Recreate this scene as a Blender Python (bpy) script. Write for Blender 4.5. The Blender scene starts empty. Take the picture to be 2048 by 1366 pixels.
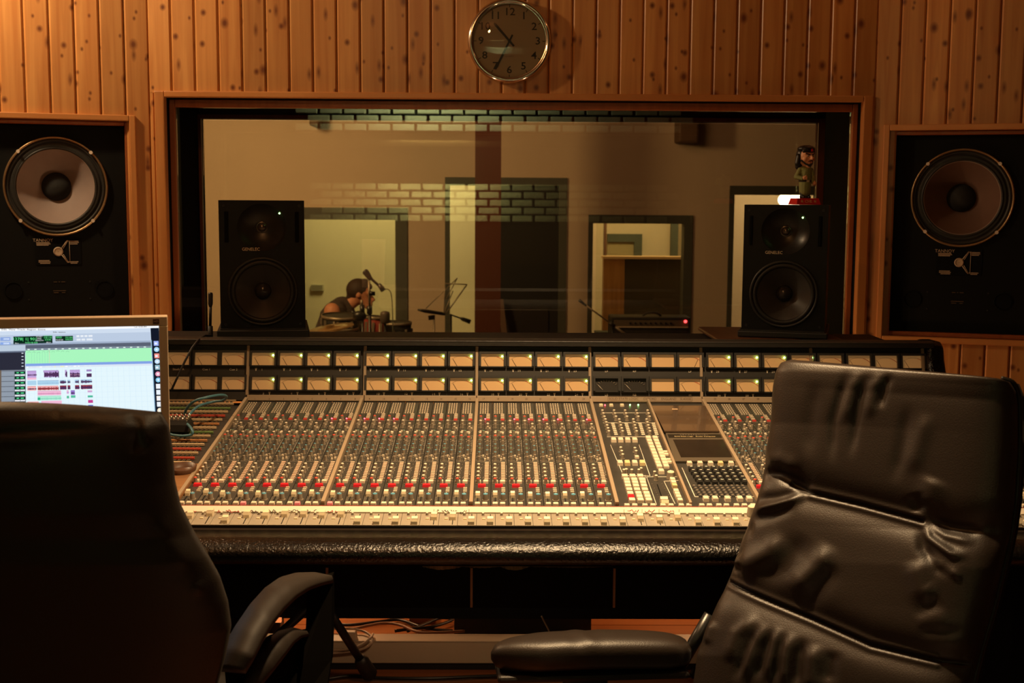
import bpy, math, random
from mathutils import Vector, Matrix
R = math.radians
rnd = random.Random(7)
SC = bpy.context.scene
COL = SC.collection

# ------------------------------------------------------------------ camera
FPX = 2500.0
EYE = Vector((0, 0, 1.42))
YAW, PITCH, ROLL = R(0.69), R(6.46), R(0.35)
fw = Vector((math.sin(YAW) * math.cos(PITCH), math.cos(YAW) * math.cos(PITCH), -math.sin(PITCH)))
rt0 = Vector((math.cos(YAW), -math.sin(YAW), 0))
up0 = rt0.cross(fw)
rt = rt0 * math.cos(ROLL) + up0 * math.sin(ROLL)
up = up0 * math.cos(ROLL) - rt0 * math.sin(ROLL)
cam = bpy.data.cameras.new('camera')
cam.sensor_width = 36.0
cam.lens = 36.0 * FPX / 2048.0
cam.clip_start = 0.05
cam.clip_end = 60
cam.dof.use_dof = True
cam.dof.focus_distance = 3.0
cam.dof.aperture_fstop = 9.0
camo = bpy.data.objects.new('camera', cam)
mw = Matrix((rt, up, -fw)).transposed().to_4x4()
mw.translation = EYE
camo.matrix_world = mw
COL.objects.link(camo)
SC.camera = camo

# ------------------------------------------------------------------ world and lights
w = bpy.data.worlds.new('room_air')
SC.world = w
w.use_nodes = True
w.node_tree.nodes['Background'].inputs[0].default_value = (0.9, 0.55, 0.3, 1)
w.node_tree.nodes['Background'].inputs[1].default_value = 0.004


def lamp(name, kind, loc, energy, color, aim=None, size=0.1, size_y=None, spot=60, blend=0.6):
    d = bpy.data.lights.new(name, kind)
    d.energy = energy
    d.color = color
    if kind == 'AREA':
        d.size = size
        if size_y:
            d.shape = 'RECTANGLE'
            d.size_y = size_y
    elif kind == 'SPOT':
        d.shadow_soft_size = size
        d.spot_size = R(spot)
        d.spot_blend = blend
    else:
        d.shadow_soft_size = size
    o = bpy.data.objects.new(name, d)
    o.location = loc
    if aim:
        o.rotation_euler = (Vector(aim) - Vector(loc)).to_track_quat('-Z', 'Y').to_euler()
    COL.objects.link(o)
    return o


WARM = (1.0, 0.60, 0.27)
lamp('console_spot', 'SPOT', (0.18, 2.42, 2.45), 300, (1.0, 0.67, 0.35), (0.16, 2.62, 0.8), size=0.04, spot=88, blend=1.0)
lamp('left_wall_spot', 'POINT', (-1.98, 3.78, 2.62), 66, (1.0, 0.74, 0.42), size=0.05)
lamp('ceiling_lamp', 'POINT', (-0.5, 1.8, 2.55), 15, (1.0, 0.44, 0.145), size=0.045)
lamp('right_ceiling_lamp', 'POINT', (1.35, 4.02, 2.70), 1.4, (1.0, 0.40, 0.14), size=0.04)
lamp('brick_wash', 'AREA', (-0.62, -1.85, 2.70), 62, (0.88, 1.0, 0.50), (-0.62, -2.3, 2.25), size=0.7, size_y=0.1)
lamp('added_fill_behind_console', 'POINT', (-0.62, 4.25, 0.50), 9.0, (1.0, 0.58, 0.28), size=0.05)  # added fill with no visible source, brightens the trunking and floor
lamp('added_fill_behind_console_right', 'POINT', (0.72, 4.25, 0.50), 6.0, (1.0, 0.55, 0.25), size=0.05)  # second added fill, for the floor right of the pedestal
lamp('added_fill_under_console', 'POINT', (-0.15, 3.15, 0.58), 2.4, (1.0, 0.58, 0.30), size=0.05)  # invented source that lifts the trunking front and the floor
lamp('added_low_front_fill', 'POINT', (0.22, 1.05, 0.28), 1.2, (1.0, 0.56, 0.28), size=0.08)  # added low fill in front of the desk, for the lining underneath
# tracking room behind the glass
lamp('tracking_room_lamp', 'AREA', (-2.3, 8.2, 2.4), 82, (1.0, 0.66, 0.31), (-2.2, 11.5, 1.0), size=0.6)
lamp('tracking_room_fill', 'AREA', (0.6, 9.0, 2.5), 11, (1.0, 0.56, 0.30), (1.0, 11.5, 1.0), size=0.8)
lamp('booth_lamp', 'AREA', (-1.2, 12.6, 2.4), 60, (1.0, 0.86, 0.48), (-1.4, 13.9, 0.8), size=0.8)
lamp('side_room_lamp', 'AREA', (1.6, 12.4, 2.3), 42, (1.0, 0.85, 0.45), (1.6, 14.2, 0.8), size=0.8)
lamp('corridor_lamp', 'POINT', (3.1, 13.0, 1.9), 60, (1.0, 0.88, 0.55), size=0.1)

SC.view_settings.view_transform = 'Standard'
SC.view_settings.look = 'None'
SC.view_settings.gamma = 1.0
SC.view_settings.use_curve_mapping = False
SC.view_settings.exposure = 0.0
SC.cycles.max_bounces = 8
SC.cycles.transparent_max_bounces = 24
SC.cycles.use_denoising = True
SC.cycles.sample_clamp_indirect = 4.0

# ------------------------------------------------------------------ pixel rays -> points in the room


def ray(px, py):
    return fw + rt * ((px - 1024) / FPX) + up * ((683 - py) / FPX)


def P(px, py, Y):
    d = ray(px, py)
    return EYE + d * (Y / d.y)


def PL(px, py, p0, n):
    d = ray(px, py)
    return EYE + d * ((p0 - EYE).dot(n) / d.dot(n))


def PZ(px, py, z):
    return PL(px, py, Vector((0, 0, z)), Vector((0, 0, 1)))


# ------------------------------------------------------------------ object helpers
W = {}
I4 = Matrix.Identity(4)
T = Matrix.Translation


def rot(a, ax):
    return Matrix.Rotation(a, 4, ax)


def tag(o, label=None, cat=None, group=None, kind=None):
    if label: o['label'] = label
    if cat: o['category'] = cat
    if group: o['group'] = group
    if kind: o['kind'] = kind
    return o


def place(o, parent=None, M=None):
    """link o with world matrix M"""
    if M is None:
        M = W[parent.name] if parent else I4
    COL.objects.link(o)
    if parent:
        o.parent = parent
        o.matrix_basis = W[parent.name].inverted() @ M
    else:
        o.matrix_basis = M
    W[o.name] = M.copy()
    return o


def empty(name, M, label=None, cat=None, group=None, kind=None):
    if isinstance(M, (tuple, list, Vector)): M = T(Vector(M))
    o = bpy.data.objects.new(name, None)
    o.empty_display_size = 0.05
    place(o, None, M)
    return tag(o, label, cat, group, kind)


def inst(name, mesh, parent, Mlocal):
    """another copy of a shared mesh, placed in its parent's own frame"""
    o = bpy.data.objects.new(name, mesh)
    return place(o, parent, W[parent.name] @ Mlocal)


def frame(x, y, z, o):
    m = Matrix((Vector(x), Vector(y), Vector(z))).transposed().to_4x4()
    m.translation = o
    return m


class MB:
    def __init__(s):
        s.v = []; s.f = []; s.m = []; s.s = []; s.c = []

    def add(s, vs, fs, mat=0, M=None, smooth=False, col=None):
        n = len(s.v)
        s.v += [tuple(M @ Vector(p)) for p in vs] if M is not None else [tuple(p) for p in vs]
        for f in fs:
            s.f.append(tuple(i + n for i in f)); s.m.append(mat); s.s.append(smooth); s.c.append(col)
        return s

    def box(s, c, d, mat=0, M=None, top=(1, 1)):
        x, y, z = c; a, b, h = d[0] / 2, d[1] / 2, d[2] / 2
        tx, ty = top
        v = [(x - a, y - b, z - h), (x + a, y - b, z - h), (x + a, y + b, z - h), (x - a, y + b, z - h),
             (x - a * tx, y - b * ty, z + h), (x + a * tx, y - b * ty, z + h), (x + a * tx, y + b * ty, z + h), (x - a * tx, y + b * ty, z + h)]
        return s.add(v, [(3, 2, 1, 0), (4, 5, 6, 7), (0, 1, 5, 4), (1, 2, 6, 5), (2, 3, 7, 6), (3, 0, 4, 7)], mat, M)

    def span(s, a, b, mat=0, M=None):
        return s.box([(a[i] + b[i]) / 2 for i in range(3)], [abs(b[i] - a[i]) for i in range(3)], mat, M)

    def key(s, c, d, mat=0, M=None, e=0.12, dish=0.0):
        """keycap: chamfered top. c = centre of the base"""
        x, y, z = c; a, b, h = d[0] / 2, d[1] / 2, d[2]
        q = min(a, b) * e * 2
        v = []
        for (k, zz) in ((0, 0), (q * .3, h - q), (q, h)):
            v += [(x - a + k, y - b + k, z + zz), (x + a - k, y - b + k, z + zz), (x + a - k, y + b - k, z + zz), (x - a + k, y + b - k, z + zz)]
        f = [(3, 2, 1, 0), (8, 9, 10, 11)]
        for l in (0, 4):
            for i in range(4):
                j = (i + 1) % 4
                f.append((l + i, l + j, l + 4 + j, l + 4 + i))
        return s.add(v, f, mat, M)

    def lathe(s, prof, seg=24, mat=0, M=None, smooth=True, mats=None, a0=0, a1=2 * math.pi):
        """profile (r, z) turned around z"""
        full = abs(a1 - a0 - 2 * math.pi) < 1e-6
        n = seg if full else seg + 1
        v = []
        for (r, z) in prof:
            for i in range(n):
                a = a0 + (a1 - a0) * i / seg
                v.append((r * math.cos(a), r * math.sin(a), z))
        for k in range(len(prof) - 1):
            fs = []
            for i in range(seg):
                j = (i + 1) % n if full else i + 1
                fs.append((k * n + i, k * n + j, (k + 1) * n + j, (k + 1) * n + i))
            s_v = v if k == 0 else []
            if k == 0:
                base = len(s.v)
                s.add(v, fs, (mats[k] if mats else mat), M, smooth)
            else:
                for f in fs:
                    s.f.append(tuple(i + base for i in f)); s.m.append(mats[k] if mats else mat); s.s.append(smooth); s.c.append(None)
        return s

    def cyl(s, c, r0, r1, h, seg=12, mat=0, M=None, smooth=True, topmat=None):
        x, y, z = c
        v = []
        for (r, zz) in ((r0, 0), (r1, h)):
            for i in range(seg):
                a = 2 * math.pi * i / seg
                v.append((x + r * math.cos(a), y + r * math.sin(a), z + zz))
        side = [(i, (i + 1) % seg, seg + (i + 1) % seg, seg + i) for i in range(seg)]
        s.add(v, side, mat, M, smooth)
        vt = v[seg:]; vb = v[:seg]
        s.add(vt, [tuple(range(seg))], mat if topmat is None else topmat, M)
        s.add(vb, [tuple(reversed(range(seg)))], mat, M)
        return s

    def tube(s, pts, r, seg=8, mat=0, M=None, closed=False):
        pts = [Vector(p) for p in pts]
        n = len(pts)
        rr = r if isinstance(r, (list, tuple)) else [r] * n
        v = []
        t0 = (pts[1] - pts[0]).normalized()
        nrm = t0.orthogonal().normalized()
        for i, p in enumerate(pts):
            if closed: t = (pts[(i + 1) % n] - pts[i - 1])
            else: t = pts[min(i + 1, n - 1)] - pts[max(i - 1, 0)]
            t = t.normalized()
            nrm = (nrm - t * nrm.dot(t))
            nrm = nrm.normalized() if nrm.length > 1e-6 else t.orthogonal().normalized()
            b = t.cross(nrm)
            for k in range(seg):
                a = 2 * math.pi * k / seg
                v.append(p + (nrm * math.cos(a) + b * math.sin(a)) * rr[i])
        f = []
        m = n if closed else n - 1
        for i in range(m):
            i2 = (i + 1) % n
            for k in range(seg):
                k2 = (k + 1) % seg
                f.append((i * seg + k, i * seg + k2, i2 * seg + k2, i2 * seg + k))
        if not closed:
            f.append(tuple(reversed(range(seg)))); f.append(tuple((n - 1) * seg + k for k in range(seg)))
        return s.add(v, f, mat, M, True)

    def rod(s, a, b, r, seg=8, mat=0, M=None):
        return s.tube([a, b], r, seg, mat, M)

    def sphere(s, c, r, mat=0, M=None, seg=16, rings=10, sc=(1, 1, 1)):
        v = [(c[0], c[1], c[2] + r * sc[2])]
        for j in range(1, rings):
            a = math.pi * j / rings
            for i in range(seg):
                b = 2 * math.pi * i / seg
                v.append((c[0] + r * sc[0] * math.sin(a) * math.cos(b), c[1] + r * sc[1] * math.sin(a) * math.sin(b), c[2] + r * sc[2] * math.cos(a)))
        v.append((c[0], c[1], c[2] - r * sc[2]))
        f = [(0, 1 + i, 1 + (i + 1) % seg) for i in range(seg)]
        for j in range(rings - 2):
            for i in range(seg):
                a = 1 + j * seg
                f.append((a + i, a + seg + i, a + seg + (i + 1) % seg, a + (i + 1) % seg))
        a = 1 + (rings - 2) * seg
        f += [(a + i, len(v) - 1, a + (i + 1) % seg) for i in range(seg)]
        return s.add(v, f, mat, M, True)

    def caps(s, a, b, ra, rb, M=None, mat=0):
        """tapered capsule for blended bodies"""
        a = Vector(a); b = Vector(b)
        d = (b - a)
        L = d.length
        if L < 1e-6: return s.sphere(a, ra, mat, M)
        q = d.to_track_quat('Z', 'Y').to_matrix().to_4x4()
        q.translation = a
        prof = [(ra * math.sin(t), -ra * math.cos(t)) for t in [math.pi / 2 * k / 4 for k in range(5)]]
        prof[0] = (ra * .02, -ra)
        prof += [(rb * math.cos(t), L + rb * math.sin(t)) for t in [math.pi / 2 * k / 4 for k in range(5)]]
        prof[-1] = (rb * .02, L + rb)
        MM = q if M is None else M @ q
        n0 = len(s.v)
        s.lathe(prof, 12, mat, MM)
        s.f.append(tuple(reversed(range(n0, n0 + 12)))); s.m.append(mat); s.s.append(True); s.c.append(None)
        e = len(s.v)
        s.f.append(tuple(range(e - 12, e))); s.m.append(mat); s.s.append(True); s.c.append(None)
        return s

    def plate_hole(s, x0, x1, z0, z1, cx, cz, r, y0, y1, mat=0, M=None, rz=None, seg=48):
        """plate in the xz plane (front y0, back y1) with a round hole"""
        rz = rz or r
        ring = []; outer = []
        for i in range(seg):
            a = 2 * math.pi * i / seg
            c, q = math.cos(a), math.sin(a)
            ring.append((cx + r * c, cz + rz * q))
            t = 1e9
            if c > 1e-9: t = min(t, (x1 - cx) / c)
            if c < -1e-9: t = min(t, (x0 - cx) / c)
            if q > 1e-9: t = min(t, (z1 - cz) / q)
            if q < -1e-9: t = min(t, (z0 - cz) / q)
            outer.append([cx + t * c, cz + t * q])
        for (X, Z) in ((x0, z0), (x0, z1), (x1, z0), (x1, z1)):
            k = min(range(seg), key=lambda i: (outer[i][0] - X) ** 2 + (outer[i][1] - Z) ** 2)
            outer[k] = [X, Z]
        v = [(a, y0, b) for a, b in ring] + [(a, y0, b) for a, b in outer] + [(a, y1, b) for a, b in ring] + [(a, y1, b) for a, b in outer]
        f = []
        for i in range(seg):
            j = (i + 1) % seg
            f.append((i, j, seg + j, seg + i))
            f.append((2 * seg + i, 3 * seg + i, 3 * seg + j, 2 * seg + j))
            f.append((i, 2 * seg + i, 2 * seg + j, j))
            f.append((seg + i, seg + j, 3 * seg + j, 3 * seg + i))
        return s.add(v, f, mat, M)

    def mesh(s, name, mats, xf=None):
        me = bpy.data.meshes.new(name)
        v = s.v if xf is None else [tuple(xf @ Vector(p)) for p in s.v]
        me.from_pydata(v, [], s.f)
        for m in (mats if isinstance(mats, (list, tuple)) else [mats]): me.materials.append(m)
        me.polygons.foreach_set('material_index', s.m)
        me.polygons.foreach_set('use_smooth', s.s)
        if any(c is not None for c in s.c):
            ca = me.color_attributes.new('Col', 'FLOAT_COLOR', 'CORNER')
            data = []
            for p, c in zip(me.polygons, s.c):
                c = c or (1, 1, 1)
                data += [c[0], c[1], c[2], 1.0] * p.loop_total
            ca.data.foreach_set('color', data)
        me.update()
        return me

    def build(s, name, mats, parent=None, M=None, local=False, bevel=0, label=None, cat=None, group=None, kind=None, bseg=2):
        """link as one object. Vertices are world ones unless local."""
        if M is None:
            if parent: M = W[parent.name]
            elif local: M = I4
            else:
                xs = [p[0] for p in s.v]; ys = [p[1] for p in s.v]; zs = [p[2] for p in s.v]
                M = T(Vector(((min(xs) + max(xs)) / 2, (min(ys) + max(ys)) / 2, min(zs))))
        elif not isinstance(M, Matrix):
            M = T(Vector(M))
        me = s.mesh(name, mats, None if local else M.inverted())
        o = bpy.data.objects.new(name, me)
        place(o, parent, M)
        if bevel:
            b = o.modifiers.new('edge', 'BEVEL'); b.width = bevel; b.segments = bseg; b.limit_method = 'ANGLE'; b.angle_limit = R(40)
        return tag(o, label, cat, group, kind)


TXT = {}


def text(body, size, M, mat, parent, name='lettering', align='CENTER', ext=0.0002, sx=1.0, label=None, space=1.0):
    """letters as a real mesh"""
    k = (body, round(size, 6), align, mat.name, ext, space)
    if k not in TXT:
        c = bpy.data.curves.new(name, 'FONT')
        c.body = body; c.size = size; c.align_x = align; c.align_y = 'CENTER'; c.extrude = ext
        c.space_character = space
        if name == 'numeral': c.offset = size * .012
        c.resolution_u = 2
        t = bpy.data.objects.new('t', c)
        me = bpy.data.meshes.new_from_object(t)
        me.name = name
        me.materials.clear(); me.materials.append(mat)
        bpy.data.objects.remove(t); bpy.data.curves.remove(c)
        TXT[k] = me
    o = bpy.data.objects.new(name, TXT[k])
    place(o, parent, M @ Matrix.Diagonal((sx, 1, 1, 1)))
    o['kind'] = 'stuff'
    if label: o['label'] = label
    return o


# ------------------------------------------------------------------ materials
def mat(name, col, rough=0.5, metal=0.0, emis=None, es=0.0, bump=0.0, bscale=200, spec=0.5, coat=0.0, var=0.0, vscale=8):
    m = bpy.data.materials.new(name)
    m.use_nodes = True
    nt = m.node_tree
    b = nt.nodes['Principled BSDF']
    b.inputs['Base Color'].default_value = (*col, 1)
    b.inputs['Roughness'].default_value = rough
    b.inputs['Metallic'].default_value = metal
    b.inputs['Specular IOR Level'].default_value = spec
    b.inputs['Coat Weight'].default_value = coat
    if emis:
        b.inputs['Emission Color'].default_value = (*emis, 1)
        b.inputs['Emission Strength'].default_value = es
    tc = nt.nodes.new('ShaderNodeTexCoord')
    if bump:
        n = nt.nodes.new('ShaderNodeTexNoise'); n.inputs['Scale'].default_value = bscale; n.inputs['Detail'].default_value = 4
        bu = nt.nodes.new('ShaderNodeBump'); bu.inputs['Strength'].default_value = bump; bu.inputs['Distance'].default_value = 0.002
        nt.links.new(tc.outputs['Object'], n.inputs['Vector'])
        nt.links.new(n.outputs['Fac'], bu.inputs['Height'])
        nt.links.new(bu.outputs['Normal'], b.inputs['Normal'])
    if var:
        n2 = nt.nodes.new('ShaderNodeTexNoise'); n2.inputs['Scale'].default_value = vscale; n2.inputs['Detail'].default_value = 5
        nt.links.new(tc.outputs['Object'], n2.inputs['Vector'])
        mx = nt.nodes.new('ShaderNodeMix'); mx.data_type = 'RGBA'
        mx.inputs['A'].default_value = (*[c * (1 - var) for c in col], 1)
        mx.inputs['B'].default_value = (*[min(1, c * (1 + var)) for c in col], 1)
        nt.links.new(n2.outputs['Fac'], mx.inputs['Factor'])
        nt.links.new(mx.outputs['Result'], b.inputs['Base Color'])
    return m


def wood(name, a, b_, knots=True, rough=0.38, axis='z', kcol=(0.13, 0.022, 0.005), gs=1.0, coat=0.15):
    """varnished boards: long grain, knots, each board its own offset"""
    m = bpy.data.materials.new(name)
    m.use_nodes = True
    nt = m.node_tree; N = nt.nodes.new; L = nt.links.new
    bs = nt.nodes['Principled BSDF']
    tc = N('ShaderNodeTexCoord'); oi = N('ShaderNodeObjectInfo')
    sp = N('ShaderNodeSeparateXYZ'); L(tc.outputs['Object'], sp.inputs[0])
    cb = N('ShaderNodeCombineXYZ')
    src = {'z': ('X', 'Z'), 'x': ('Y', 'X'), 'y': ('X', 'Y')}[axis]
    ra = N('ShaderNodeMath'); ra.operation = 'MULTIPLY'; ra.inputs[1].default_value = 97.0; L(oi.outputs['Random'], ra.inputs[0])
    ax = N('ShaderNodeMath'); ax.operation = 'ADD'; L(sp.outputs[src[0]], ax.inputs[0]); L(ra.outputs[0], ax.inputs[1])
    ay = N('ShaderNodeMath'); ay.operation = 'ADD'; L(sp.outputs[src[1]], ay.inputs[0]); L(ra.outputs[0], ay.inputs[1])
    L(ax.outputs[0], cb.inputs[0]); L(ay.outputs[0], cb.inputs[1])
    # warp around knots
    mp = N('ShaderNodeMapping'); mp.inputs['Scale'].default_value = (38 * gs, 1.6 * gs, 1); L(cb.outputs[0], mp.inputs[0])
    nz = N('ShaderNodeTexNoise'); nz.inputs['Scale'].default_value = 1.0; nz.inputs['Detail'].default_value = 5; nz.inputs['Distortion'].default_value = 0.6
    L(mp.outputs[0], nz.inputs['Vector'])
    rp = N('ShaderNodeValToRGB'); L(nz.outputs['Fac'], rp.inputs[0])
    rp.color_ramp.elements[0].position = 0.3; rp.color_ramp.elements[0].color = (*a, 1)
    rp.color_ramp.elements[1].position = 0.72; rp.color_ramp.elements[1].color = (*b_, 1)
    # per board tone
    hv = N('ShaderNodeHueSaturation'); L(rp.outputs[0], hv.inputs['Color'])
    mr = N('ShaderNodeMapRange'); L(oi.outputs['Random'], mr.inputs[0]); mr.inputs['To Min'].default_value = 0.82; mr.inputs['To Max'].default_value = 1.12
    L(mr.outputs[0], hv.inputs['Value'])
    last = hv.outputs[0]
    if knots:
        for (sx, sy, sel, r0, r1) in ((9.5, 8.0, 0.48, 0.03, 0.12), (17, 12, 0.74, 0.02, 0.12), (5.0, 3.6, 0.50, 0.02, 0.085), (24, 9, 0.80, 0.0, 0.25)):
            mk = N('ShaderNodeMapping'); mk.inputs['Scale'].default_value = (sx, sy, 1); mk.inputs['Rotation'].default_value = (0, 0, 0.35); L(cb.outputs[0], mk.inputs[0])
            vo = N('ShaderNodeTexVoronoi'); vo.voronoi_dimensions = '2D'; vo.inputs['Scale'].default_value = 1.0; L(mk.outputs[0], vo.inputs['Vector'])
            sr = N('ShaderNodeMapRange'); sr.inputs['From Min'].default_value = r1; sr.inputs['From Max'].default_value = r0; L(vo.outputs['Distance'], sr.inputs[0])
            sc = N('ShaderNodeSeparateColor'); L(vo.outputs['Color'], sc.inputs[0])
            gt = N('ShaderNodeMath'); gt.operation = 'GREATER_THAN'; gt.inputs[1].default_value = sel; L(sc.outputs[0], gt.inputs[0])
            ml = N('ShaderNodeMath'); ml.operation = 'MULTIPLY'; L(sr.outputs[0], ml.inputs[0]); L(gt.outputs[0], ml.inputs[1])
            m2 = N('ShaderNodeMath'); m2.operation = 'MULTIPLY'; m2.inputs[1].default_value = 0.92; L(ml.outputs[0], m2.inputs[0])
            mx = N('ShaderNodeMix'); mx.data_type = 'RGBA'; L(m2.outputs[0], mx.inputs['Factor']); L(last, mx.inputs['A']); mx.inputs['B'].default_value = (*kcol, 1)
            last = mx.outputs['Result']
    L(last, bs.inputs['Base Color'])
    bs.inputs['Roughness'].default_value = rough
    bs.inputs['Coat Weight'].default_value = coat
    bs.inputs['Coat Roughness'].default_value = 0.3
    return m


def glass(name, tint=(0.9, 0.95, 0.9), ior=1.5, boost=1.0):
    m = bpy.data.materials.new(name)
    m.use_nodes = True
    nt = m.node_tree; N = nt.nodes.new
    nt.nodes.remove(nt.nodes['Principled BSDF'])
    out = nt.nodes['Material Output']
    tr = N('ShaderNodeBsdfTransparent'); tr.inputs[0].default_value = (*tint, 1)
    gl = N('ShaderNodeBsdfGlossy'); gl.inputs['Roughness'].default_value = 0.0; gl.inputs['Color'].default_value = (1, 1, 1, 1)
    fr = N('ShaderNodeFresnel'); fr.inputs['IOR'].default_value = ior
    mm = N('ShaderNodeMath'); mm.operation = 'MULTIPLY'; mm.inputs[1].default_value = boost; mm.use_clamp = True
    nt.links.new(fr.outputs[0], mm.inputs[0])
    mx = N('ShaderNodeMixShader')
    nt.links.new(mm.outputs[0], mx.inputs[0]); nt.links.new(tr.outputs[0], mx.inputs[1]); nt.links.new(gl.outputs[0], mx.inputs[2])
    nt.links.new(mx.outputs[0], out.inputs[0])
    return m


def emit(name, col, s):
    return mat(name, (0.02, 0.02, 0.02), 0.4, emis=col, es=s)


def vcol_emit(name, s, base=0.02):
    m = mat(name, (base,) * 3, 0.25)
    nt = m.node_tree
    a = nt.nodes.new('ShaderNodeAttribute'); a.attribute_name = 'Col'
    b = nt.nodes['Principled BSDF']
    nt.links.new(a.outputs['Color'], b.inputs['Emission Color'])
    b.inputs['Emission Strength'].default_value = s
    return m


PINE = wood('knotty_pine', (0.50, 0.185, 0.048), (0.68, 0.32, 0.10))
PINE_TRIM = wood('pine_moulding', (0.50, 0.18, 0.045), (0.64, 0.27, 0.08), knots=False)
PINE_TRIM_X = wood('pine_moulding_across', (0.50, 0.18, 0.045), (0.64, 0.27, 0.08), knots=False, axis='x')
RED_TRIM = wood('stained_inner_frame', (0.30, 0.075, 0.018), (0.40, 0.11, 0.026), knots=False)
FLOORW = wood('floor_boards', (0.26, 0.075, 0.02), (0.40, 0.13, 0.035), knots=False, axis='x', rough=0.3, coat=0.3)
BROWNW = wood('dark_brown_wood', (0.07, 0.025, 0.01), (0.12, 0.045, 0.015), knots=False)
BLACK = mat('black_paint', (0.012, 0.011, 0.010), 0.55)
BLACKM = mat('matt_black', (0.006, 0.006, 0.006), 0.9, spec=0.1)
BAFFLE = mat('black_baffle', (0.003, 0.003, 0.0025), 0.7, bump=0.05, spec=.2)
RUBBER = mat('rubber_surround', (0.02, 0.018, 0.016), 0.5)
DARKPL = mat('dark_plastic', (0.022, 0.02, 0.018), 0.45)
CHROME = mat('polished_steel', (0.75, 0.72, 0.66), 0.12, 1.0)
BRASSY = mat('cast_rim', (0.42, 0.27, 0.14), 0.35, 0.8)
LETTER = mat('pale_print', (0.52, 0.38, 0.26), 0.6)
GREENLED = emit('green_led', (0.45, 1.0, 0.25), 9)
REDLED = emit('red_led', (1.0, 0.06, 0.08), 7)

# ================================================================== THE CONTROL ROOM SHELL
WY = 4.5                      # front wall plane
CEIL = 2.76
XL = P(305, 400, WY).x; XR = P(1741, 400, WY).x
PITCHP = 0.0818


def plank_mesh(L, wdt=PITCHP, th=0.014, ch=0.006):
    a = wdt / 2 - 0.0008
    prof = [(-a, 0), (-a, -th + ch), (-a + ch, -th), (a - ch, -th), (a, -th + ch), (a, 0)]
    v = [(x, y, 0) for x, y in prof] + [(x, y, L) for x, y in prof]
    n = 6
    f = [(i, i + 1, n + i + 1, n + i) for i in range(5)] + [tuple(range(n))[::-1], tuple(range(n, 2 * n))]
    m = MB(); m.add(v, f)
    return m.mesh('plank', PINE)


def planks(parent, M, x0, x1, z0, z1, skip_first=False, wdt=PITCHP):
    me = plank_mesh(z1 - z0, wdt)
    n = int(math.ceil((x1 - x0) / wdt - 0.01))
    for i in range(n):
        inst('plank', me, parent, W[parent.name].inverted() @ M @ T(Vector((x0 + wdt * (i + .5), 0, z0))))


zt = P(1000, 190, WY).z       # underside of the boards above the window
# front wall: backing with a window opening, clad in boards
WOX0, WOX1 = P(336, 400, WY).x, P(1717, 400, WY).x
WOZ1 = P(1000, 200, WY).z
WOZ0 = 0.86
fwall = MB()
TH = 0.53
fwall.span((XL, WY, 0), (WOX0, WY + TH, CEIL)).span((WOX1, WY, 0), (XR, WY + TH, CEIL))
fwall.span((WOX0, WY, WOZ1), (WOX1, WY + TH, CEIL)).span((WOX0, WY, 0), (WOX1, WY + TH, WOZ0))
wall_front = fwall.build('wall_front', BLACKM, M=(0, WY, 0), kind='structure')
n_b = (XR - XL) / PITCHP
pw = (XR - XL) / round(n_b)
planks(wall_front, T(Vector((0, WY, 0))), XL, XR, zt - 0.002, CEIL, wdt=pw)
planks(wall_front, T(Vector((0, WY, 0))), XL, XR, 0, WOZ0 - 0.03, wdt=pw)

# full-height narrow boards beside the window
for (a, b) in ((XL, WOX0 - .034), (WOX1 + .034, XR)):
    inst('plank', plank_mesh(zt - WOZ0 + .03, b - a), wall_front, W['wall_front'].inverted() @ T(Vector(((a + b) / 2, WY, WOZ0 - .03))))
# window in the front wall
win = empty('window_1', (0, WY, WOZ0), kind='structure')


def rectframe(mb, x0, x1, z0, z1, wd, y0, y1, mat=0, sill=True):
    mb.span((x0 - wd, y0, z1), (x1 + wd, y1, z1 + wd * .6), mat)
    mb.span((x0 - wd, y0, z0), (x0, y1, z1), mat)
    mb.span((x1, y0, z0), (x1 + wd, y1, z1), mat)
    if sill: mb.span((x0 - wd, y0, z0 - wd), (x1 + wd, y1, z0), mat)


mo = 0.034
for (nm, a, b, m_) in (('moulding', (WOX0 - mo, WY - .026, WOZ0), (WOX0 + .001, WY + .012, WOZ1 + .022), PINE_TRIM),
                       ('moulding', (WOX1 - .001, WY - .026, WOZ0), (WOX1 + mo, WY + .012, WOZ1 + .022), PINE_TRIM),
                       ('moulding', (WOX0 + .001, WY - .026, WOZ1), (WOX1 - .001, WY + .012, WOZ1 + .022), PINE_TRIM_X),
                       ('sill', (WOX0 - mo, WY - .05, WOZ0 - .03), (WOX1 + mo, WY + .012, WOZ0), PINE_TRIM_X)):
    MB().span(a, b).build(nm, m_, win, M=T(Vector([(a[i] + b[i]) / 2 for i in range(3)])), bevel=.004)
g1 = WY + .055
ix0, ix1, iz1 = WOX0 + .022, WOX1 - .022, WOZ1 - .030
for (a, b, m_) in (((WOX0 + .002, g1 - .02, WOZ0), (ix0, g1 + .02, WOZ1 - .002), RED_TRIM), ((ix1, g1 - .02, WOZ0), (WOX1 - .002, g1 + .02, WOZ1 - .002), RED_TRIM),
                   ((ix0, g1 - .02, iz1), (ix1, g1 + .02, WOZ1 - .002), RED_TRIM)):
    MB().span(a, b).build('inner_frame', m_, win, M=T(Vector([(a[i] + b[i]) / 2 for i in range(3)])), bevel=.003)
GL1 = glass('window_glass', (0.93, 0.90, 0.84), 1.5, 1.15)
MB().span((ix0 + .0015, g1 - .004, WOZ0 + .002), (ix1 - .0015, g1 + .004, iz1 - .0015)).build('pane', GL1, win)
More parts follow.
